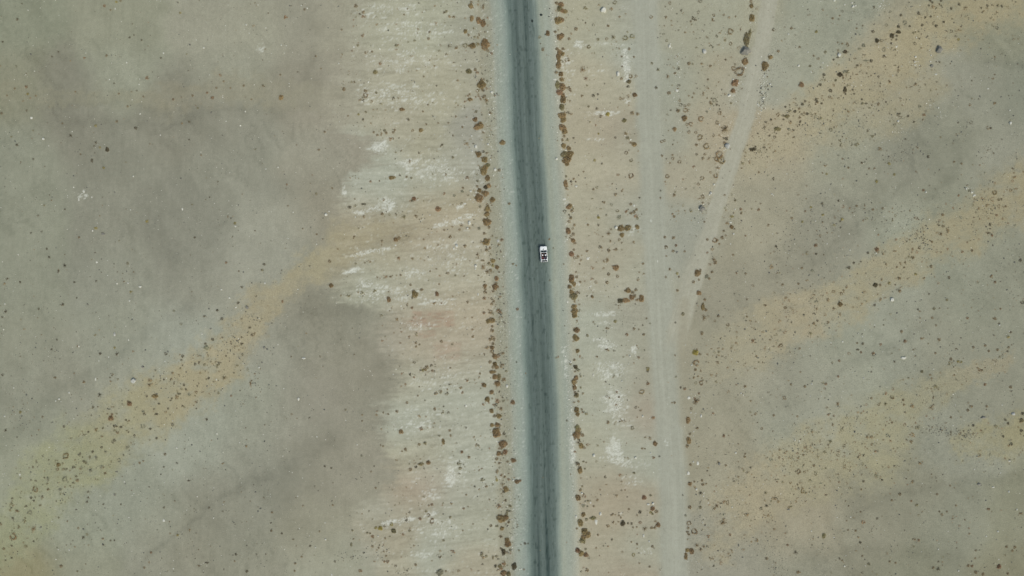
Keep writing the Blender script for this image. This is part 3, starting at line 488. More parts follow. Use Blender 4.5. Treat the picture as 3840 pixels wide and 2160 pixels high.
 (0, 1080): """1318,40,13y 207,1247,13y 848,945,13 390,210,10d 773,98,8d 58,235,19dS 22,293,15dS 1010,660,13d 1178,665,21dS 2232,310,15d 1305,1162,25x21r 1560,1088,27x19 1120,1310,23r 1130,1270,12r 2098,907,12d 1852,975,12d 1870,1020,10d 1575,1268,18x11d 1600,1165,11d 1802,1065,16x9d 1728,1112,10d 1718,1132,8d 1835,1185,14dS 1692,1213,10d 1222,1397,14d 1513,1417,13d 1442,1245,20gS 1270,1327,10d 1300,1335,9 2272,685,9d 2513,397,12d 2530,470,13dS 2395,150,13d 2075,600,22g 2065,560,12d 1840,685,12x17d 2140,517,15d 1010,1075,23dS 523,618,14dS 573,520,9d 1737,855,13 1725,915,15S 1505,975,22S 2080,1320,13d 942,1197,11d 970,1425,23S 2325,1085,10r 1650,920,10d 2430,560,10d 2430,495,9d 2545,470,16R 2490,820,10x18g 1440,1390,21gR 2185,225,12d 2055,285,12d 1748,230,12g 1900,1075,24gS 2255,905,24S 60,1430,20dS 2520,960,15x38rS 1155,600,11y 560,900,11 1820,360,13gR""",
 (0, 1620): """1155,83,14d 1025,153,12d 935,200,12d 845,295,12d 665,240,28R 590,330,18 780,485,16 485,475,13x27g 315,660,13d 1662,222,13 655,475,24gR 970,255,19x29gS 1290,155,26gS 1065,200,20gS 610,578,24gS 425,660,15x35gS 305,810,22gR 135,1050,33R 340,975,24x34rS 1045,725,15dS 1790,1035,13y 1780,310,13dS 1575,62,12d 1900,490,26x11dS 840,1060,17dS 1652,758,10d 2105,760,10d 1522,1210,12r 1910,985,15x23S 1453,1363,11 40,1175,13 915,385,16g 1060,415,20S 825,360,14gR 1650,350,9d 2375,1230,12d 2083,1315,22x9d 2003,1345,22x12S 2362,1300,9 2485,1400,14d 1200,285,18gR 1025,350,24gS 800,230,22gS 485,575,18S 360,575,26R 580,375,15R 638,375,13R 1155,630,13dS 1220,727,9d 1115,1090,9d 1155,1088,9d 340,1098,14dS 1410,310,12 1445,290,13S""",
}
# stones: w white, g grey, k black lumps, u dark blue grey; F flat slab
STONES = {
 (1700, 0): "388,930,18x14w 1038,610,10x13w 1022,800,22x8wF 883,152,15x12k 962,166,11x6k 793,215,11x15k 770,275,6k 923,348,6x11k 70,283,8w 345,318,10w 360,362,7w 335,385,7w 75,662,9w 340,1322,0w 185,1367,11w 287,1408,9w 240,912,8w 990,203,12g 975,130,9w 922,92,6w 1108,913,10w 1030,972,7w",
 (1700, 540): "228,28,16x19w 405,320,9w 422,258,13x17w 175,477,14x11w 163,795,17x22w 145,850,13w 33,1025,15x18w 5,1050,10x16w 225,1228,16w 222,1255,11w 450,975,14gF 1040,150,14w 1172,620,9w 1235,425,14x11w 1135,62,9w 190,75,11w 375,158,10w 173,560,8w 228,487,9w 115,600,18x9wF 1120,556,20x11wF 1355,1155,16wF 350,5,13w 125,120,7w",
 (1700, 1080): "250,65,8x14w 540,985,14x18w 318,1218,8x11w 130,1185,14wF 1183,747,13w 1192,818,7w 563,463,6w 673,660,7w 1150,140,12wF 165,1098,8w 278,793,9w",
 (1700, 1620): "1437,905,16x28wF 1415,235,16w 1235,850,9x20w 627,215,8w 580,685,9x7w 680,1375,10w 590,880,9w 1295,615,12w 1380,712,12wF 570,325,11w 603,485,12w 405,238,9w 1480,825,14w 590,1190,8w",
 (1920, 0): "922,105,30w 1933,520,23g 2350,520,54x44u 1068,745,18x26w 1660,910,16wF 2190,960,14w 2175,968,10w 1585,465,15w 1605,480,9w 1595,440,8w 1993,1095,9w 2280,838,12w 2350,680,10w 2225,800,10w 2088,1255,9w 2400,230,8w 2600,850,12w 2530,990,11w",
 (2880, 0): "1718,505,32x40u 1648,665,16u 712,555,20w 1310,1220,13w 2435,1240,16w 2432,1110,9w 855,70,14w 770,48,9w 880,60,10w 845,30,10w 665,5,14w 308,662,12w 205,345,11w 1485,573,12w 1635,620,9w 1690,748,14x7w 1490,380,9w 2215,893,13x7w 400,525,9w 1715,1085,9w 1640,558,9w",
 (1920, 540): "1910,650,28x32u 1050,843,18w 1660,1090,13u 1875,790,9w 2165,22,28g 2035,410,13w 2000,495,14g 2230,905,12w 2245,657,8w 1985,510,10w 2200,790,14x8w 1465,1180,9x14wF 1230,620,13wF",
 (2880, 540): "2075,515,15x10w 2050,488,12w 1995,450,8x14w 825,1068,9w 2065,525,9w 1590,485,10w 480,775,8w 1075,255,6w 712,925,7w 40,505,9w 55,515,8w",
 (2880, 1080): "1245,115,22x20w 1358,702,30x15w 2465,1265,22x15g 2165,1302,30x13u 750,540,11w 905,240,6w 1450,640,6w 1470,660,6w 440,965,9w 2330,372,10w 960,905,9g",
 (2880, 1620): "1710,1178,9w 2195,1048,9w 2312,1000,11w 768,1348,10w 978,1345,11x5w 2425,290,14x6w 2265,555,16x7w 2120,525,20x13u 270,82,9w 2075,375,7x10w 695,860,9x5w 830,855,8w 435,995,9w 205,780,14x9u 2300,1082,8u 2420,600,10w 1915,1395,10w 2505,780,8x12w",
 (1920, 1080): "1807,775,11w 1903,1287,8x17w 1188,685,12w 2305,1060,10w 1745,572,7w 1780,1105,15wF 1800,1255,9w 1315,1290,12w 818,875,11w 1105,938,9w 600,820,7w",
 (1920, 1620): "1370,728,17x10w 1420,720,14w 1420,748,12x6w 1245,258,14x12w 1325,1045,10x16w 1380,1100,11w 1395,212,8w 1775,415,16x20wF 1855,575,13w 2083,320,15u 1870,315,12x20wF 2250,210,13w 890,820,14wF 2215,757,9w 1825,300,9w",
 (960, 0): "98,280,8w 255,455,9w 333,868,6w 333,840,6w 985,472,12wF 1965,430,7w 2060,660,9w",
 (960, 540): "705,710,15w 375,687,9w 223,235,9w 735,678,9w 1750,715,8w 610,1008,8w 90,1400,11w 1405,1020,12wF",
 (960, 1080): "480,707,20x10w 428,1117,12x18w 30,800,11w 85,600,14u 220,570,5x9w",
 (960, 1620): "615,47,10w 365,408,5x8w 1020,128,7x9w 420,645,7w 335,397,6w 2480,685,0w 1230,1048,9w 600,1160,9w 700,1080,10w",
 (0, 0): "440,1398,14w 500,980,0w 1140,110,0w 2475,247,9w 350,717,8x6w 1275,630,9w 1400,850,7x9w 1160,88,7x11w 315,1185,14wF 2050,480,10w 1645,535,11wF 1615,1360,8w",
 (0, 540): "1410,1435,16x11w 1180,1405,10w 2370,828,12w 1343,325,9w 1040,908,22x12u 935,873,9x11w 1290,1400,10w 795,560,7x16wF 925,535,8x11wF 845,480,13wF 1835,655,9x14wF 183,1115,8w 1315,662,8w 975,1190,12wF",
 (0, 1080): "1350,932,30x26g 1155,465,12x20g 600,1117,12w 1305,128,10w 2035,463,10w 965,918,8x16w 2228,15,11w 50,1290,10w 50,160,9w 1440,795,14u 2485,200,18u 2120,412,12u 998,732,8w 140,1005,8w 795,585,8x13w 1295,522,8x11w 565,1135,9w 35,418,7x10w 2310,100,12w 700,1052,10w",
 (0, 1620): "1650,890,15wF 1780,160,10w 200,428,12wF 1255,498,7x10w 700,1185,8x11w 1748,1373,9w 590,1182,8w 1985,650,8w 1180,400,9u 1300,858,8w 2410,108,8w 1155,628,10u",
}
TOK = re.compile(r'^(\d+),(\d+),(\d+)(?:x(\d+))?([a-z]?)([A-Z]?)$')
def read(table, default):
    out = []
    for (ox, oy), s in table.items():
        for t in s.split():
            x, y, r, r2, c, f = TOK.match(t).groups()
            if int(r) == 0: continue
            rx = int(r) / 2.6833; ry = int(r2 or r) / 2.6833
            out.append((ox + int(x) / 2.6833, oy + int(y) / 2.6833, rx, ry, c or default, f))
    return out
bushes = read(BUSHES, 'b'); stones = read(STONES, 'w')

# ------------------------------------------------------------------ bush meshes
LEAF = {'r': leaf_mat('rust_foliage', albedo((132, 110, 84))), 'b': leaf_mat('brown_foliage', albedo((130, 113, 82))),
        'o': leaf_mat('olive_foliage', albedo((124, 117, 86))), 'd': leaf_mat('dark_foliage', albedo((88, 82, 64))),
        'y': leaf_mat('yellow_foliage', albedo((146, 134, 76))), 'g': leaf_mat('grey_green_foliage', albedo((142, 141, 118)))}

def bush_points(shape, seed, n):
    """leaf centres of a bush of radius one: uneven outline, clumps and gaps"""
    r_ = random.Random(seed)
    ph = [r_.uniform(0, 6.283) for _ in range(6)]
    lob = [r_.uniform(0.03, 0.13) for _ in range(3)]
    clumps = [(r_.uniform(0, 6.283), math.sqrt(r_.random()) * 0.75, r_.uniform(0.22, 0.42), r_.uniform(0.72, 1.25)) for _ in range(9)]
    gap = r_.uniform(0, 6.283)
    out = []
    while len(out) < n:
        a = r_.uniform(0, 6.283)
        edge = 1 + sum(l * math.sin((k + 2) * a + ph[k]) for k, l in enumerate(lob))
        if shape == 'R':
            rad = r_.gauss(0.78, 0.13)
            if abs((a - gap + math.pi) % 6.283 - math.pi) < 0.45 and r_.random() < 0.8: continue
            if rad > 1.05 or rad < 0.4: continue
            h = 0.34
        elif shape == 'S':
            k = int(a / 6.283 * 9); a = (k + 0.5 + r_.gauss(0, 0.16) + 0.3 * math.sin(k * 2.3 + ph[3])) / 9 * 6.283
            rad = (r_.random() ** 1.1) * (0.6 + 0.5 * ((k * 7 + seed) % 5) / 4)
            h = 0.5 * (1 - rad * 0.8)
        else:
            rad = math.sqrt(r_.random()) * 0.98
            h = 0.62 * math.sqrt(max(0.02, 1 - rad * rad))
        tone = 1.0
        for ca, cr, cw, ct in clumps:
            d = math.hypot(rad * math.cos(a) - cr * math.cos(ca), rad * math.sin(a) - cr * math.sin(ca))
            if d < cw: tone = ct
        z = h * (r_.random() ** 0.45)
        out.append((rad * edge * math.cos(a), rad * edge * math.sin(a), z, tone * r_.uniform(0.85, 1.15)))
    return out

def leaf_quads(pts, seed, size, M=None):
    r_ = random.Random(seed + 99)
    V = []; F = []; T = []
    for x, y, z, t in pts:
        nrm = Vector((x * 0.6 + r_.gauss(0, .45), y * 0.6 + r_.gauss(0, .45), 0.75 + r_.random() * .5)).normalized()
        u = nrm.orthogonal().normalized(); u.rotate(Matrix.Rotation(r_.uniform(0, 6.28), 3, nrm)); v = nrm.cross(u)
        s = size * r_.uniform(0.6, 1.25); w = s * r_.uniform(0.45, 0.8)
        c = Vector((x, y, max(z, 0.04)))
        i = len(V)
        V += [c - u * s, c + v * w, c + u * s, c - v * w]
        F.append((i, i + 1, i + 2, i + 3)); T += [t] * 4
    return V, F, T

def bush_mesh(shape, colour, seed):
    n = {'': 300, 'R': 190, 'S': 110}[shape]
    size = {'': 0.135, 'R': 0.10, 'S': 0.085}[shape]
    V, F, T = leaf_quads(bush_points(shape, seed, n), seed, size)
    # stems: thin three sided twigs from the root out to the crown
    r_ = random.Random(seed + 5)
    for k in range(14 if shape != 'R' else 10):
        a = r_.uniform(0, 6.283); L_ = r_.uniform(0.45, 0.95)
        b0 = Vector((0, 0, 0)) if shape != 'R' else Vector((0.5 * math.cos(a), 0.5 * math.sin(a), 0))
        tip = Vector((L_ * math.cos(a), L_ * math.sin(a), r_.uniform(0.12, 0.42)))
        i = len(V)
        for p, w in ((b0, 0.03), (tip, 0.012)):
            for q in range(3):
                an = q * 2.094; V.append(p + Vector((w * math.cos(an + a), w * math.sin(an + a), 0.01)))
        for q in range(3): F.append((i + q, i + (q + 1) % 3, i + 3 + (q + 1) % 3, i + 3 + q))
        T += [0.75] * 6
    me = bpy.data.meshes.new('shrub')
    me.from_pydata([tuple(v) for v in V], [], F); me.update()
    at = me.attributes.new('leaf_tone', 'FLOAT', 'POINT'); at.data.foreach_set('value', np.array(T, np.float32))
    me.materials.append(LEAF[colour])
    return me
MESHES = {}
def get_bush(shape, colour, k):
    key = (shape, colour, k)
    if key not in MESHES: MESHES[key] = bush_mesh(shape, colour, 13 * k + 7 * ord(colour) + (ord(shape) if shape else 1))
    return MESHES[key]

# ------------------------------------------------------------------ words for labels
ORD = ['', 'second', 'third', 'fourth', 'fifth', 'sixth', 'seventh', 'eighth', 'ninth', 'tenth', 'eleventh', 'twelfth', 'thirteenth', 'fourteenth', 'fifteenth', 'sixteenth', 'seventeenth', 'eighteenth', 'nineteenth', 'twentieth']
ORD += ['twenty-' + w for w in ('first', 'second', 'third', 'fourth', 'fifth', 'sixth', 'seventh', 'eighth', 'ninth')] + ['thirtieth']
COLW = {'r': 'rust brown', 'b': 'brown', 'o': 'olive brown', 'd': 'dark', 'y': 'yellowish', 'g': 'grey green'}
SHPW = {'': '', 'R': 'ring shaped ', 'S': 'straggly '}
def place_words(px, py):
    X, Y = px / 1.490683, py / 1.490683
    u = X - road_u(Y)
    t1 = np.interp(Y, [p[1] for p in T1], [p[0] for p in T1])
    w = 'o' if any(seg_dist(np.array([X]), np.array([Y]), b)[0] < 0.95 for b, k in O_BANDS) else ''
    if abs(u) < 42: return 'beside the dark gravel road'
    if -160 < u < 0: return 'in the left roadside row'
    if 0 < u < 122: return 'in the right roadside row'
    if u < 0 and X > np.interp(Y, S_EDGE[:, 0], S_EDGE[:, 1]): return 'on the pale scraped strip'
    if u < 0: return 'on the western orange sand' if w else 'on the western grey plain'
    if X < t1 - 32: return 'between road and wide track'
    if X < t1 + 34: return 'on the wide pale track'
    if X < t1 + 130 and Y > 560: return 'along the track\'s far edge'
    if Y < 600 and X < np.interp(Y, [p[1] for p in T2], [p[0] for p in T2]) + 24: return 'between the two pale tracks'
    return 'on the eastern orange sand' if w else 'on the eastern grey plain'
def band_words(py):
    Y = py / 1.490683
    for lim, s in ((85, 'by the top edge'), (300, 'far above the car'), (540, 'above the car'), (730, 'level with the car'), (960, 'below the car'), (1250, 'far below the car'), (9999, 'near the bottom edge')):
        if Y < lim: return s
def give_labels(items):
    """items: [object, noun phrase, px, py]; one label each, told apart by place and order from the top"""
    by = {}
    for it in items:
        by.setdefault((it[1], place_words(it[2], it[3]), band_words(it[3])), []).append(it)
    for (noun, pl, bd), g in by.items():
        g.sort(key=lambda t: t[3])
        for i, it in enumerate(g):
            if len(g) == 1: s = ''
            elif i == len(g) - 1: s = ', lowest'
            elif i == 0: s = ', topmost'
            else: s = ', ' + ORD[i] + ' from top'
            it[0]['label'] = f'{noun} {pl}, {bd}{s}'
def size_word(r, a, b):
    return 'broad ' if r > a else ('small ' if r < b else '')

# ------------------------------------------------------------------ single bushes: the three hundred that show largest
def weight(b):
    return b[2] * b[3] * {'S': 0.7, 'R': 0.8}.get(b[5], 1.0) * (0.7 if b[4] == 'g' else 1.0)
bushes.sort(key=weight, reverse=True)
inside = lambda b: -4 < b[0] < 3844 and -4 < b[1] < 2164
singles = [b for b in bushes if inside(b)][:298]
rest = [b for b in bushes if b not in set(singles)]
items = []
for i, (px, py, rx, ry, c, s) in enumerate(singles):
    x, y = P2W(px, py)
    o = mesh_obj('shrub', get_bush(s, c, i % 5))
    o.location = (x, y, float(zf(x, y)) - 0.01)
    o.rotation_euler = (0, 0, random.uniform(0, 6.28) if abs(rx - ry) < 2 else 0)
    sx, sy = rx * MPP * 1.14 + .03, ry * MPP * 1.14 + .03
    o.scale = (sx, sy, 0.85 * min(sx, sy) + 0.05)
    long_ = 'elongated ' if max(rx, ry) / min(rx, ry) > 1.4 else ''
    noun = size_word(max(rx, ry), 9.2, 6.2) + COLW[c] + ' ' + SHPW[s] + long_ + 'shrub'
    tag(o, None, 'shrub', 'desert shrubs beside the road and on the plain')
    items.append((o, noun, px, py))
give_labels(items)

# ------------------------------------------------------------------ the countless small tufts
SC_T = {'r': albedo((134, 111, 84)), 'b': albedo((129, 114, 86)), 'o': albedo((124, 118, 90)), 'd': albedo((98, 92, 74)), 'y': albedo((144, 134, 84)), 'g': albedo((136, 135, 114))}
def scatter_density(X, Y):
    """tufts: where they stand thick (2576 wide plan)"""
    om = np.zeros(X.shape)
    for pts, k in O_BANDS: om = np.maximum(om, 1 - sstep(0.7, 1.1, seg_dist(X, Y, pts)))
    d = 0.02 + 0.11 * (X > 1740) + 0.62 * om * (X > 1740) + 0.60 * om * (X < 800) * (Y > 800) + 0.05 * (X < 300) * (Y > 900)
    u = X - road_u(Y)
    d += 0.75 * np.exp(-((u + 106) / 17) ** 2) + 0.6 * np.exp(-((u - 97) / 13) ** 2)
    d += 0.30 * ((X > 1670) & (X < 1860) & (Y < 560)) + 0.10 * ((u > 120) & (X < 1640))
    strip = (X > np.interp(Y, S_EDGE[:, 0], S_EDGE[:, 1])) & (u < -130)
    d += 0.75 * strip * sstep(0.55, 0.8, vnoise(X / 50, (Y + .12 * (X - 1000) * (Y > 500)) / 6, 93)) + 0.25 * ((u > 125) & (X < 1630)) * sstep(0.5, 0.8, vnoise(X / 40, Y / 8, 94))
    t1d = seg_dist(X, Y, T1); t2d = seg_dist(X, Y, T2)
    d = np.where((t1d < 0.95) | (t2d < 0.9), 0.015, d)
    d = np.where(np.abs(u) < 62, 0.015, d)
    cl = vnoise(X / 28, Y / 28, 91) ** 1.5 * vnoise(X / 9, Y / 9, 92)
    return np.clip(d * (0.05 + 2.6 * cl), 0, 1)
V = []; F = []; T = []; COL = []
def add_tuft(px, py, rx, ry, c, s, n, size, seed, h=0.8, lift=1.0):
    global V, F, T
    x, y = P2W(px, py); z = float(zf(x, y))
    v, f, t = leaf_quads(bush_points(s, seed, n), seed, size)
    i0 = len(V); sx, sy = rx * MPP, ry * MPP; sz = h * min(sx, sy)
    V += [(x + a.x * sx, y + a.y * sy, z + a.z * sz) for a in v]
    F += [tuple(i + i0 for i in q) for q in f]
    k = np.array(SC_T[c]) * random.uniform(0.85, 1.15) * lift
    for q in t: COL.append((*(k * q), 1.0))
for i, (px, py, rx, ry, c, s) in enumerate(rest):
    add_tuft(px, py, rx * 1.12, ry * 1.12, c, s, {'': 70, 'R': 60, 'S': 40}[s], 0.2, i)
NT = 52000
tx = rng.uniform(-40, 2616, NT); ty = rng.uniform(-40, 1489, NT)
keep = rng.random(NT) < scatter_density(tx, ty)
for k, (X, Y) in enumerate(zip(tx[keep], ty[keep])):
    r = min(random.lognormvariate(0.85, 0.5), 7.0)
    right = X > 1660
    row = abs(X - float(road_u(Y)) + 106) < 20 or abs(X - float(road_u(Y)) - 97) < 16
    if row: r = min(r * 1.45, 8.0)
    c = random.choice('bbodddo' if X < 900 and Y > 700 else 'ddbbodb' if right and Y < 400 else ('bbbodrg' if right else 'bbodr'))
    s = 'R' if right and r > 3.6 and random.random() < 0.4 else ''
    add_tuft(X * 1.490683, Y * 1.490683, r * random.uniform(.8, 1.3), r, c, s, 16 if s == '' else 30, 0.36 if s == '' else 0.22, 1000 + k, lift=1.0 if row else (1.08 if right and Y < 400 else (1.22 if right else 1.1)))
me = bpy.data.meshes.new('scrub'); me.from_pydata(V, [], F); me.update()
ca = me.color_attributes.new('tint', 'FLOAT_COLOR', 'POINT'); ca.data.foreach_set('color', np.array(COL, np.float32).ravel())
def attr_mat(name, rough=0.9):
    m, nt, b = new_mat(name)
    at = nt.nodes.new('ShaderNodeAttribute'); at.attribute_name = 'tint'
    n = nt.nodes.new('ShaderNodeTexNoise'); n.inputs['Scale'].default_value = 9
    tc = nt.nodes.new('ShaderNodeTexCoord'); nt.links.new(tc.outputs['Object'], n.inputs['Vector'])
    r = nt.nodes.new('ShaderNodeMapRange'); r.inputs[3].default_value = .8; r.inputs[4].default_value = 1.2; nt.links.new(n.outputs['Fac'], r.inputs[0])
    v = nt.nodes.new('ShaderNodeVectorMath'); v.operation = 'SCALE'; nt.links.new(at.outputs['Color'], v.inputs[0]); nt.links.new(r.outputs[0], v.inputs['Scale'])
    nt.links.new(v.outputs[0], b.inputs['Base Color']); b.inputs['Roughness'].default_value = rough; b.inputs['Specular IOR Level'].default_value = 0.15
    return m
me.materials.append(attr_mat('scrub_leaves'))
scrub = mesh_obj('scrub', me); tag(scrub, 'countless small dry tufts dotted over the desert', 'scrub', kind='stuff')

# ------------------------------------------------------------------ stones
def rock_mesh(name, mat, seed, flat=False, rough=0.28):
    bm = bmesh.new(); bmesh.ops.create_icosphere(bm, subdivisions=3, radius=1.0)
    r_ = random.Random(seed); cuts = []
    for k in range(9):
        d = Vector((r_.gauss(0, 1), r_.gauss(0, 1), r_.gauss(0.2, .8))).normalized(); cuts.append((d, r_.uniform(0.62, 0.95)))
    off = Vector((seed * 3.1, seed * 1.7, 0))
    from mathutils import noise as mn
    for v in bm.verts:
        p = v.co.copy()
        for d, c in cuts:
            e = p.dot(d)
            if e > c: p -= d * (e - c) * 0.9
        p *= 1 + rough * 0.5 * mn.noise(v.co * 1.7 + off) + 0.06 * mn.noise(v.co * 6 + off)
        p.z = p.z * (0.25 if flat else 0.7) + (0.12 if flat else 0.32)
        v.co = p
    me = bpy.data.meshes.new(name); bm.to_mesh(me); bm.free()
    me.materials.append(mat)
    return me
RM = {'w': plain_mat('pale_stone', albedo((194, 195, 185)), 0.85, noise_amt=.14, scale=1.3, spec=.2), 'g': plain_mat('grey_stone', albedo((168, 170, 164)), 0.85, noise_amt=.3, scale=2.0, spec=.2),
      'u': plain_mat('dark_grey_stone', albedo((128, 127, 118)), 0.8, noise_amt=.55, scale=2.6, spec=.25), 'k': plain_mat('black_rubber', albedo((48, 56, 54)), 0.85, noise_amt=.3, scale=5.0, spec=.2)}
ROCKS = {}
WORD = {'w': 'white stone', 'g': 'grey rock', 'u': 'dark grey boulder', 'k': 'black lump of debris'}
NAME = {'w': 'stone', 'g': 'rock', 'u': 'boulder', 'k': 'debris_lump'}
GRP = {'w': 'white stones scattered over the desert', 'g': 'grey rocks on the plain', 'u': 'dark boulders on the plain', 'k': 'black lumps at the road edge'}
items = []
for i, (px, py, rx, ry, c, f) in enumerate(stones):
    key = (c, f, i % 4)
    if key not in ROCKS: ROCKS[key] = rock_mesh(NAME[c], RM[c], 5 * (i % 4) + ord(c), flat=(f == 'F'), rough=0.6 if c in 'uk' else 0.3)
    x, y = P2W(px, py)
    o = mesh_obj(NAME[c], ROCKS[key]); o.location = (x, y, float(zf(x, y)) - 0.02)
    k_ = 1.0 if max(rx, ry) > 5 else 0.85
    sx, sy = rx * MPP * k_, ry * MPP * k_
    o.scale = (sx, sy, min(sx, sy) * (1.0 if c != 'k' else .8)); o.rotation_euler = (0, 0, random.choice((0, math.pi)))
    noun = size_word(max(rx, ry), 6.5, 3.6) + (WORD[c] if f != 'F' else 'flat white slab of stone')
    tag(o, None, {'w': 'stone', 'g': 'rock', 'u': 'boulder', 'k': 'debris'}[c], GRP[c])
    items.append((o, noun, px, py))
give_labels(items)

# gravel: pale and dark chips thick along the verges and over the eastern plain
def chips(n, dens, rlo, rhi, tones, seed, area=(-30, 2606, -30, 1479)):
    g = np.random.default_rng(seed)
    X = g.uniform(area[0], area[1], n * 4); Y = g.uniform(area[2], area[3], n * 4)
    k = g.random(n * 4) < dens(X, Y); X = X[k][:n]; Y = Y[k][:n]
    r = np.minimum(rlo * np.exp(g.normal(0, 0.45, len(X))), rhi)
    xw, yw = P2W(X * 1.490683, Y * 1.490683); z = zf(xw, yw)
    a = g.uniform(0, 6.28, len(X)); t = g.integers(0, len(tones), len(X)); el = g.uniform(.6, 1.5, len(X))
    base = np.array([(1, 0, 0), (.3, .9, 0), (-.8, .5, 0), (-.7, -.6, 0), (.4, -.9, 0), (.1, .05, .75)])
    fx = [(0, 1, 5), (1, 2, 5), (2, 3, 5), (3, 4, 5), (4, 0, 5)]
    P = base[None] * r[:, None, None]; P[:, :, 0] *= el[:, None]
    ca, sa = np.cos(a)[:, None], np.sin(a)[:, None]
    Q = np.stack([P[:, :, 0] * ca - P[:, :, 1] * sa + xw[:, None], P[:, :, 0] * sa + P[:, :, 1] * ca + yw[:, None], P[:, :, 2] + z[:, None] - .005], -1)
    f = (np.arange(len(X))[:, None, None] * 6 + np.array(fx)[None]).reshape(-1, 3)
    cols = np.array(tones)[t] * g.uniform(.85, 1.15, len(X))[:, None]
    return Q.reshape(-1, 3), f, np.repeat(np.concatenate([cols, np.ones((len(X), 1))], 1), 6, 0)
def beds(spec, rlo, rhi, tones, seed):
    """thick beds of chips: x, y, half width, half height, how many (2576 wide plan)"""
    out = []
    for i, (bx, by, bw, bh, n) in enumerate(parse(spec)):
        f = lambda X, Y: np.exp(-2.0 * (((X - bx) / bw) ** 2 + ((Y - by) / bh) ** 2)) * (0.3 + 1.4 * vnoise(X / 5, Y / 5, seed + i))
        out.append(chips(int(n), f, rlo, rhi, tones, seed + i, (bx - 1.5 * bw, bx + 1.5 * bw, by - 1.5 * bh, by + 1.5 * bh)))
    return out
def d_pale(X, Y):
    u = X - road_u(Y); t2 = seg_dist(X, Y, T2)
    d = 0.02 + .55 * vnoise(X / 40, Y / 40, 95) ** 4 + .7 * np.exp(-((u - 88) / 16) ** 2) + .45 * np.exp(-((u + 88) / 26) ** 2) + .9 * ((t2 > 1.0) & (t2 < 2.0)) * (Y < 540)
    d += .25 * ((X > 1670) & (X < 1720) & (Y < 500)) + .5 * vnoise(X / 16, Y / 16, 96) ** 4
    return np.clip(np.where((np.abs(u) < 60) | (seg_dist(X, Y, T1) < .9) | (t2 < .9), .01, d), 0, 1)
def d_dark(X, Y):
    u = X - road_u(Y)
    d = .01 + .5 * (X > 1750) * vnoise(X / 45, Y / 45, 97) ** 1.5 + .25 * (X < 700) * (Y > 750) * vnoise(X / 45, Y / 45, 98) + .8 * vnoise(X / 14, Y / 14, 99) ** 5 + .5 * np.exp(-((u + 100) / 22) ** 2)
    return np.clip(np.where((np.abs(u) < 62) | (seg_dist(X, Y, T1) < .9), .01, d), 0, 1)
pale = [albedo(c) for c in ((196, 197, 186), (182, 182, 170), (208, 209, 200))]
dark = [albedo(c) for c in ((112, 110, 96), (98, 100, 94), (120, 112, 92))]
sets = [chips(9000, d_pale, .055, .17, pale, 3), chips(12000, d_dark, .085, .22, dark, 4)]
WB = '''1918,215,12,55,240 1912,275,9,25,90 1928,170,8,30,70 1863,185,8,40,60 1845,240,9,22,60 1805,420,7,60,60 1765,520,8,14,24 1840,310,10,20,40 1706,180,8,50,70 1702,240,10,30,40 1712,330,8,50,40 2216,12,20,14,60 2150,215,20,14,30
2240,110,26,20,40 2370,290,14,10,40 2440,480,14,10,40 2300,165,30,16,40 2340,265,16,12,30 2260,330,24,14,30 1745,1060,9,50,50 1752,1000,16,16,30 1765,1300,16,60,60 1745,1420,24,24,60 1232,330,16,90,120 1240,200,14,120,120 1200,60,30,50,80 1210,500,18,60,60 1190,480,14,50,60 1255,660,20,60,50 1270,800,16,90,80 1290,1240,20,120,140 1280,1400,24,60,80 1250,1080,18,80,50
1440,1130,10,60,200 1437,1060,8,60,120 1430,990,8,60,100 1425,900,8,60,80 1402,60,16,60,60 1408,220,8,120,100 1418,330,8,60,60 1432,520,8,60,60 1440,1240,10,60,100 1460,1330,14,50,70 1450,1420,12,30,40 1570,180,16,60,80 1580,340,20,30,30'''
DB = '''1918,225,12,50,160 1935,200,14,50,60 2310,590,16,20,60 2230,560,40,40,60 2420,1090,60,16,220 2350,1080,40,14,90 2240,400,24,20,60 2290,380,26,20,60 2420,330,40,26,90 2480,380,30,26,70 2330,620,30,24,50 2300,540,60,40,90 2060,560,60,60,60 1970,800,50,50,50 1990,560,50,50,90 1960,620,60,40,90
2120,330,40,30,60 2170,300,40,40,80 2200,240,50,40,90 2040,330,40,30,60 2500,560,30,60,60 2540,700,40,60,70 2460,740,40,40,60 2400,900,40,40,60 2180,1340,60,40,40 1950,1430,20,20,60 1940,1380,30,40,80 1760,1300,20,60,50 2150,1060,60,30,90 2010,1130,40,30,60 1960,900,60,40,70
60,980,40,60,60 120,900,60,60,60 640,800,26,20,60 590,860,30,26,80 640,950,20,40,70 430,960,40,30,60 500,900,40,26,50 560,880,40,30,50 620,1010,20,14,40 330,700,40,40,40 60,1050,40,40,50 1252,760,16,60,70 1262,850,14,80,60 1290,1300,24,80,90 1255,1000,14,60,50 1205,130,24,70,60 1240,300,14,90,60 1010,1440,30,14,60 880,1400,40,14,60 960,1380,50,20,40 1110,1400,16,8,30'''
sets += beds(WB, .06, .19, pale, 200) + beds(DB, .085, .24, dark, 300)
VQ, FQ, CQ, n0 = [], [], [], 0
for q, f, c in sets:
    VQ.append(q); FQ.append(f + n0); CQ.append(c); n0 += len(q)
me = bpy.data.meshes.new('gravel'); me.from_pydata(np.concatenate(VQ).tolist(), [], np.concatenate(FQ).tolist()); me.update()
ca = me.color_attributes.new('tint', 'FLOAT_COLOR', 'POINT'); ca.data.foreach_set('color', np.concatenate(CQ).astype(np.float32).ravel())
me.materials.append(attr_mat('gravel_chips'))
gravel = mesh_obj('gravel', me); tag(gravel, 'pale and dark gravel chips strewn over the ground', 'gravel', kind='stuff')

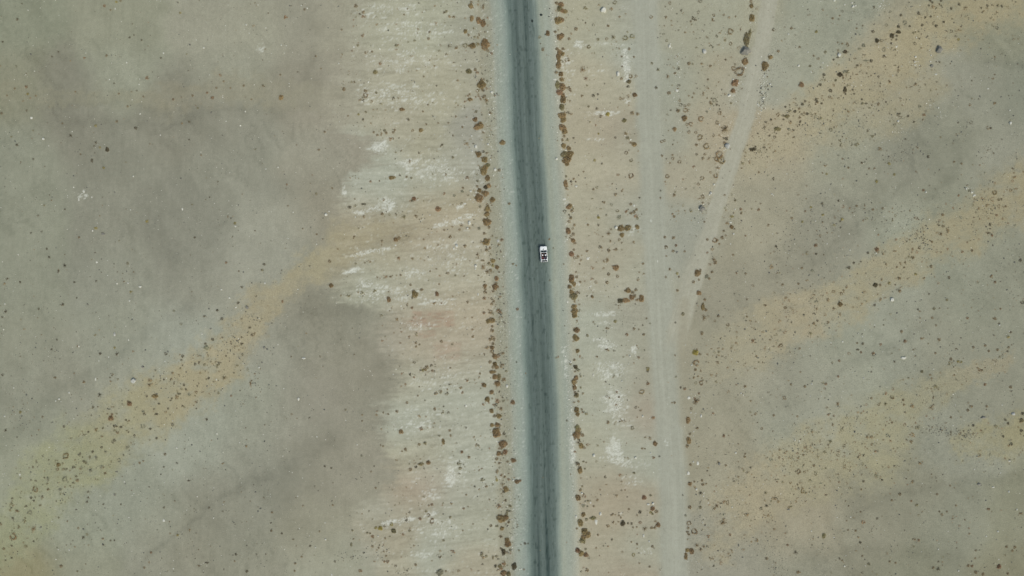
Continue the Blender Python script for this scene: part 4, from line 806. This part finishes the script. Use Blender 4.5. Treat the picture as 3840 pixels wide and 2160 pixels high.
# ------------------------------------------------------------------ pale pole leaning in the roadside bushes
def tube_bm(bm, p, q, r0, r1, n=10):
    p, q = Vector(p), Vector(q); d = (q - p).normalized(); u = d.orthogonal().normalized(); v = d.cross(u)
    rings = []
    for c, r in ((p, r0), (q, r1)):
        rings.append([bm.verts.new(c + u * r * math.cos(6.2832 * k / n) + v * r * math.sin(6.2832 * k / n)) for k in range(n)])
    for k in range(n): bm.faces.new((rings[0][k], rings[0][(k + 1) % n], rings[1][(k + 1) % n], rings[1][k]))
    bm.faces.new(rings[0][::-1]); bm.faces.new(rings[1])
def bm_obj(name, bm, mat, parent=None, smooth=True):
    bmesh.ops.recalc_face_normals(bm, faces=bm.faces[:])
    me = bpy.data.meshes.new(name); bm.to_mesh(me); bm.free(); me.materials.append(mat)
    if smooth:
        for p in me.polygons: p.use_smooth = True
        me.set_sharp_from_angle(angle=math.radians(35))
    return mesh_obj(name, me, parent)
bm = bmesh.new(); tube_bm(bm, (0, 0, 0.02), (0.32, 1.2, 0.95), 0.05, 0.035)
pole = bm_obj('wooden_pole', bm, plain_mat('bleached_wood', albedo((190, 190, 178)), .8, scale=30))
x, y = P2W(1700 + 1043 / 2.6833, 190 / 2.6833); pole.location = (x, y, float(zf(x, y)))
tag(pole, 'thin bleached pole leaning between two brown bushes by the road', 'pole')

# ------------------------------------------------------------------ open-topped white off-road car
WHITE = plain_mat('white_paint', (0.84, 0.90, 0.85), 0.32, noise_amt=.03, scale=3, spec=.5)
CREAM = plain_mat('white_canvas', (0.80, 0.86, 0.81), 0.8, noise_amt=.06, scale=20)
BLACK = plain_mat('black_plastic', (0.038, 0.042, 0.044), 0.55, noise_amt=.2)
RUBBER = plain_mat('tyre_rubber', (0.025, 0.025, 0.025), 0.85, noise_amt=.2)
FLOOR = plain_mat('dark_floor_mat', (0.07, 0.08, 0.075), 0.9, noise_amt=.3)
STEEL = plain_mat('steel', (0.5, 0.5, 0.5), 0.4, metal=.9)
GLASS = plain_mat('tinted_glass', (0.03, 0.045, 0.05), 0.06, noise_amt=.02, spec=.6)
LAMP = plain_mat('lamp_glass', (0.75, 0.77, 0.78), 0.1, noise_amt=.02, spec=.6)
AMBER = plain_mat('red_lamp_glass', (0.45, 0.03, 0.02), 0.15, noise_amt=.02)
REDSEAT = plain_mat('reddish_seat_cloth', (0.16, 0.055, 0.055), 0.9, noise_amt=.25)
PURSEAT = plain_mat('dark_purple_seat_cloth', (0.075, 0.058, 0.085), 0.9, noise_amt=.25)

def box(bm, x0, x1, y0, y1, z0, z1, bev=0.0, taper=None, seg=2):
    b2 = bmesh.new(); bmesh.ops.create_cube(b2, size=1.0)
    for v in b2.verts:
        v.co = Vector((x0 + (v.co.x + .5) * (x1 - x0), y0 + (v.co.y + .5) * (y1 - y0), z0 + (v.co.z + .5) * (z1 - z0)))
        if taper: v.co = taper(v.co)
    if bev: bmesh.ops.bevel(b2, geom=b2.edges[:], offset=bev, segments=seg, affect='EDGES', profile=.6)
    t = bpy.data.meshes.new('t'); b2.to_mesh(t); b2.free(); bm.from_mesh(t); bpy.data.meshes.remove(t)

CPX, CPY = 2038.4, 953.2
cx_, cy_ = P2W(CPX, CPY)
car = bpy.data.objects.new('open_top_car', None); C.objects.link(car)
car.location = (cx_, cy_, float(zf(cx_, cy_)) + 0.022); car.rotation_euler = (0, 0, math.radians(3.9)); car.empty_display_size = .5
car['label'] = 'small white open-topped off-road car driving up the dark gravel road'; car['category'] = 'car'

HW = 0.75
bm = bmesh.new()                                             # tub: floor, sills, side walls, nose, arches
box(bm, -HW, -HW + .12, -1.76, .80, .42, .96, .03); box(bm, HW - .12, HW, -1.76, .80, .42, .96, .03)
box(bm, -HW + .102, HW - .102, -1.755, -1.69, .42, .96, .02)
nose = lambda c: Vector((c.x * (1 - .045 * max(0, (c.y - .8))), c.y, c.z - .05 * max(0, c.y - .8) * (c.z > .6)))
box(bm, -HW, HW, .802, 1.70, .44, .94, .06, nose)
box(bm, -HW + .10, HW - .10, .70, .80, .44, .98, .02)
for s in (-1, 1):
    for yc in (-1.05, 1.10):
        n = 12
        for k in range(n):                                   # wheel arch lips
            a0, a1 = math.pi * k / n, math.pi * (k + 1) / n
            P = [(yc + .40 * math.cos(a), .36 + .40 * math.sin(a)) for a in (a0, a1)]; Q = [(yc + .46 * math.cos(a), .36 + .46 * math.sin(a)) for a in (a0, a1)]
            vs = []
            for xx in (s * (HW - .01), s * (HW + .045)):
                vs.append([bm.verts.new((xx, *q)) for q in (P[0], P[1], Q[1], Q[0])])
            bm.faces.new(vs[0]); bm.faces.new(vs[1][::-1])
            for i in range(4): bm.faces.new((vs[0][i], vs[0][(i + 1) % 4], vs[1][(i + 1) % 4], vs[1][i]))
body = bm_obj('body', bm, WHITE, car)
bm = bmesh.new(); box(bm, -HW + .10, HW - .10, -1.69, .70, .43, .47); bm_obj('floor', bm, FLOOR, car)
bm = bmesh.new(); box(bm, -.66, .66, .83, 1.62, .935, .985, .035, nose); bonnet = bm_obj('bonnet', bm, WHITE, car)
bm = bmesh.new(); box(bm, -.13, .13, .98, 1.14, .975, 1.03, .02); bm_obj('air_scoop', bm, BLACK, bonnet)
bm = bmesh.new(); box(bm, -.60, .60, 1.685, 1.72, .52, .84, .012)
for k in range(7): box(bm, -.42 + k * .14 - .02, -.42 + k * .14 + .02, 1.715, 1.735, .55, .82)
bm_obj('grille', bm, BLACK, car)
for s in (-1, 1):
    bm = bmesh.new(); tube_bm(bm, (s * .52, 1.70, .68), (s * .52, 1.755, .68), .095, .085, 20); bm_obj('headlight', bm, LAMP, car)
    bm = bmesh.new(); box(bm, s * .62 - .05, s * .62 + .05, -1.785, -1.757, .62, .80, .01); bm_obj('tail_light', bm, AMBER, car)
    bm = bmesh.new(); tube_bm(bm, (s * .74, .66, 1.0), (s * .86, .68, 1.08), .015, .015, 8); box(bm, s * .90 - .07, s * .90 + .07, .66, .71, 1.02, 1.17, .02); bm_obj('wing_mirror', bm, WHITE, car)
    bm = bmesh.new(); box(bm, s * (HW - .004) - .02, s * (HW - .004) + .02, -.52, .52, .50, .985, .015); d = bm_obj('door', bm, WHITE, car)
    bm = bmesh.new(); box(bm, s * (HW + .03) - .015, s * (HW + .03) + .015, -.44, -.30, .80, .84, .01); bm_obj('handle', bm, BLACK, d)
    bm = bmesh.new(); tube_bm(bm, (s * .69, -.52, .98), (s * .67, -1.31, 1.08), .035, .035); tube_bm(bm, (s * .66, .28, 1.52), (s * .68, -.25, 1.04), .03, .03); bm_obj('side_rail', bm, WHITE, car)
    for yc in (-1.05, 1.10):
        bm = bmesh.new()
        prof = [(.20, .08), (.31, .10), (.345, .075), (.36, .0), (.345, -.075), (.31, -.10), (.20, -.08)]
        n = 28; rg = []
        for k in range(n):
            a = 6.2832 * k / n; rg.append([bm.verts.new((s * .66 + w, yc + r * math.cos(a), .36 + r * math.sin(a))) for r, w in prof])
        for k in range(n):
            for j in range(len(prof) - 1): bm.faces.new((rg[k][j], rg[(k + 1) % n][j], rg[(k + 1) % n][j + 1], rg[k][j + 1]))
        w = bm_obj('wheel', bm, RUBBER, car)
        bm = bmesh.new(); tube_bm(bm, (s * .60, yc, .36), (s * .735, yc, .36), .205, .19, 24); tube_bm(bm, (s * .73, yc, .36), (s * .76, yc, .36), .07, .06, 14); bm_obj('rim', bm, STEEL, w)
bm = bmesh.new(); box(bm, -.76, .76, 1.72, 1.80, .46, .58, .025); bm_obj('bumper', bm, BLACK, car)
bm = bmesh.new(); box(bm, -.74, .74, -1.83, -1.765, .46, .57, .02); bm_obj('bumper', bm, BLACK, car)
# windscreen: frame of four bars and a pane
A0, A1 = Vector((0, .78, .985)), Vector((0, .30, 1.54))
bm = bmesh.new()
for s in (-1, 1): tube_bm(bm, (s * .68, A0.y, A0.z), (s * .63, A1.y, A1.z), .035, .035)
tube_bm(bm, (-.65, A1.y, A1.z), (.65, A1.y, A1.z), .042, .042); tube_bm(bm, (-.68, A0.y, A0.z), (.68, A0.y, A0.z), .025, .025)
wf = bm_obj('windscreen_frame', bm, WHITE, car)
bm = bmesh.new()
vs = [bm.verts.new(p) for p in ((-.65, A0.y, A0.z), (.65, A0.y, A0.z), (.61, A1.y, A1.z), (-.61, A1.y, A1.z))]
f = bm.faces.new(vs); r = bmesh.ops.extrude_face_region(bm, geom=[f])
for v in [g for g in r['geom'] if isinstance(g, bmesh.types.BMVert)]: v.co += Vector((0, .006, .006))
bm_obj('windscreen_pane', bm, GLASS, wf, False)
bm = bmesh.new()
for s in (-.25, .25): tube_bm(bm, (s, .80, 1.0), (s + .30, .66, 1.16), .012, .008, 6)
bm_obj('wiper', bm, BLACK, wf)
bm = bmesh.new(); box(bm, -.64, .64, .42, .70, .70, .97, .05); bm_obj('dashboard', bm, BLACK, car)
bm = bmesh.new()
for k in range(24):
    a, b = 6.2832 * k / 24, 6.2832 * (k + 1) / 24
    pt = lambda t: (-.34 + .17 * math.cos(t), .26 - .07 * math.sin(t), .98 + .155 * math.sin(t))
    tube_bm(bm, pt(a), pt(b), .014, .014, 6)
tube_bm(bm, (-.34, .45, .88), (-.34, .26, .98), .025, .02, 8); tube_bm(bm, (-.5, .26, .98), (-.18, .26, .98), .012, .012, 6)
bm_obj('steering_wheel', bm, BLACK, car)
for s, mt in ((-1, BLACK), (1, BLACK)):
    bm = bmesh.new(); box(bm, s * .34 - .25, s * .34 + .25, -.50, .02, .50, .66, .05); box(bm, s * .34 - .24, s * .34 + .24, -.66, -.52, .56, 1.14, .05, lambda c: Vector((c.x, c.y - .16 * (c.z - .56), c.z)))
    bm_obj('front_seat', bm, mt, car)
for s, mt, lb in ((-1, REDSEAT, 'reddish rear seat on the left'), (1, PURSEAT, 'dark purple rear seat on the right')):
    bm = bmesh.new(); x0, x1 = (-.63, -.01) if s < 0 else (.01, .63)
    box(bm, x0, x1, -1.10, -.72, .52, .78, .05); box(bm, x0, x1, -1.24, -1.11, .56, 1.06, .05)
    bm_obj('rear_seat', bm, mt, car)['label'] = lb
# rear bow of the folded canvas top: a white hoop lying round a dark opening, with pointed flaps
bm = bmesh.new()
for (x0, x1, y0, y1) in ((-.72, .72, -1.38, -1.30), (-.72, .72, -1.76, -1.70), (-.72, -.61, -1.695, -1.385), (.61, .72, -1.695, -1.385)):
    box(bm, x0, x1, y0, y1, 1.02, 1.13, .03)
hoop = bm_obj('canvas_bow', bm, CREAM, car)
bm = bmesh.new()
for xa, xb, xc in ((-.66, -.28, -.60), (-.20, .20, 0.02), (.30, .68, .64)):
    q = [bm.verts.new((xa, -1.32, 1.10)), bm.verts.new((xb, -1.32, 1.10)), bm.verts.new((xc, -1.12, 1.10))]
    f = bm.faces.new(q); r = bmesh.ops.extrude_face_region(bm, geom=[f])
    for v in [g for g in r['geom'] if isinstance(g, bmesh.types.BMVert)]: v.co.z += .02
bm_obj('canvas_flap', bm, CREAM, hoop, False)
bm = bmesh.new(); box(bm, -.62, .62, -1.685, -1.30, .475, .60, .02); bm_obj('cargo_floor', bm, FLOOR, car)

# ------------------------------------------------------------------ the two people in the front seats
SKIN = plain_mat('skin', (0.36, 0.20, 0.13), 0.6, noise_amt=.06)
HAIR = plain_mat('dark_hair', (0.02, 0.016, 0.013), 0.7, noise_amt=.2)
TROU = plain_mat('dark_trousers', (0.05, 0.055, 0.06), 0.9)
REDTOP = plain_mat('dark_red_cloth', (0.20, 0.045, 0.05), 0.9, noise_amt=.15)
PURTOP = plain_mat('dark_purple_cloth', (0.07, 0.05, 0.085), 0.9, noise_amt=.15)
HATM = plain_mat('white_cloth', (0.80, 0.83, 0.79), 0.85, noise_amt=.04)

def skin_obj(name, chains, mat, parent=None, sub=2, root=0):
    """chains: list of [(x, y, z, radius), ...]; chains that start on an existing point share it"""
    V, E, R, idx = [], [], [], {}
    for ch in chains:
        prev = None
        for p in ch:
            k = tuple(round(c, 4) for c in p[:3])
            if k not in idx: idx[k] = len(V); V.append(p[:3]); R.append(p[3])
            if prev is not None and prev != idx[k]: E.append((prev, idx[k]))
            prev = idx[k]
    me = bpy.data.meshes.new(name); me.from_pydata(V, E, []); me.materials.append(mat)
    o = mesh_obj(name, me, parent)
    o.modifiers.new('skin', 'SKIN')
    sv = me.skin_vertices[0].data
    for i, r in enumerate(R): sv[i].radius = (r, r); sv[i].use_root = (i == root)
    m = o.modifiers.new('sub', 'SUBSURF'); m.levels = sub; m.render_levels = sub
    return o

def person(x0, y0, z0, wheel, topmat, label):
    """seated, facing +y; origin at the seat under the hips"""
    hip = (0, 0, .10, .125); belly = (0, -.02, .26, .125); chest = (0, .00, .44, .135); neckb = (0, .03, .565, .06); neck = (0, .055, .62, .05)
    jaw = (0, .085, .67, .06); mid = (0, .085, .745, .085); crown = (0, .075, .815, .065)
    ch = [[hip, belly, chest, neckb, neck, jaw, mid, crown], [jaw, (0, .155, .700, .016), ]]
    sleeves, legs = [], []
    for s in (-1, 1):
        sh = (s * .17, .0, .50, .06)
        if wheel: el = (s * .24, .19, .36, .042); wr = (s * .155, .44, .42, .028); hd = (s * .135, .50, .43, .026); fwd = Vector((-s * .15, .6, -.5))
        else: el = (s * .25, .12, .28, .042); wr = (s * .16, .33, .245, .028); hd = (s * .135, .405, .24, .026); fwd = Vector((-s * .1, 1, -.25))
        ch.append([chest, sh, el, wr, hd]); sleeves.append([chest[:3] + (.15,), sh[:3] + (.075,), tuple((Vector(sh[:3]) * .45 + Vector(el[:3]) * .55)) + (.056,)])
        fwd.normalize(); side = fwd.cross(Vector((0, 0, 1))).normalized()
        for k, ln in enumerate((.070, .082, .076, .060)):
            b = Vector(hd[:3]) + side * (.027 - .018 * k) + fwd * .028
            m1 = b + fwd * ln * .5; m2 = m1 + (fwd + Vector((0, 0, -.7))).normalized() * ln * .45
            ch.append([hd, (*b, .010), (*m1, .009), (*m2, .0075)])
        tb = Vector(wr[:3]) * .4 + Vector(hd[:3]) * .6 - s * side * .03
        ch.append([hd, (*tb, .011), (*(tb + fwd * .045 - s * side * .012), .009)])
        kn = (s * .13, .44, .15, .065); an = (s * .12, .60, -.16, .045); toe = (s * .13, .72, -.20, .038)
        ch.append([hip, (s * .095, .05, .10, .085), kn, an, toe]); legs.append([hip[:3] + (.14,), (s * .098, .05, .10, .10), kn[:3] + (.078,), an[:3] + (.06,)])
    p = skin_obj('person', ch, SKIN)
    p.location = (x0, y0, z0); p['label'] = label; p['category'] = 'person'; p['group'] = 'people riding in the car'
    skin_obj('shirt', [[(0, 0, .12, .135), belly[:3] + (.14,), chest[:3] + (.15,), (0, .02, .54, .08)]] + sleeves, topmat, p)
    skin_obj('trousers', legs, TROU, p)
    bm = bmesh.new(); bmesh.ops.create_uvsphere(bm, u_segments=16, v_segments=10, radius=.098)
    for v in list(bm.verts):
        if v.co.z < -.03 and v.co.y > -.01: v.co.y = min(v.co.y, .02); 
        v.co += Vector((0, .068, .77))
    bm_obj('hair', bm, HAIR, p)
    bm = bmesh.new()                                          # soft brimmed cloth hat
    prof = [(.0, .125), (.06, .118), (.098, .09), (.104, .03), (.125, .018), (.165, .0), (.172, -.006), (.165, -.010), (.11, .008)]
    n = 24; rg = [[bm.verts.new((r * math.cos(6.2832 * k / n), r * math.sin(6.2832 * k / n), z)) for r, z in prof[1:]] for k in range(n)]
    top = bm.verts.new((0, 0, prof[0][1]))
    for k in range(n):
        bm.faces.new((top, rg[k][0], rg[(k + 1) % n][0]))
        for j in range(len(prof) - 2): bm.faces.new((rg[k][j], rg[k][j + 1], rg[(k + 1) % n][j + 1], rg[(k + 1) % n][j]))
    for v in bm.verts: v.co = Matrix.Rotation(math.radians(-8), 3, 'X') @ v.co + Vector((0, .082, .795))
    bm_obj('hat', bm, HATM, p)
    return p
Mc = Matrix.Translation(car.location) @ Matrix.Rotation(car.rotation_euler.z, 4, 'Z')
for sx, wheel, tm, lb in ((-1, True, REDTOP, 'person in dark red top and white hat on the car\'s left seat'), (1, False, PURTOP, 'person in dark purple top and white hat on the car\'s right seat')):
    w = Mc @ Vector((sx * .34, -.33, .64))
    p = person(w.x, w.y, w.z, wheel, tm, lb); p.rotation_euler = (0, 0, car.rotation_euler.z)
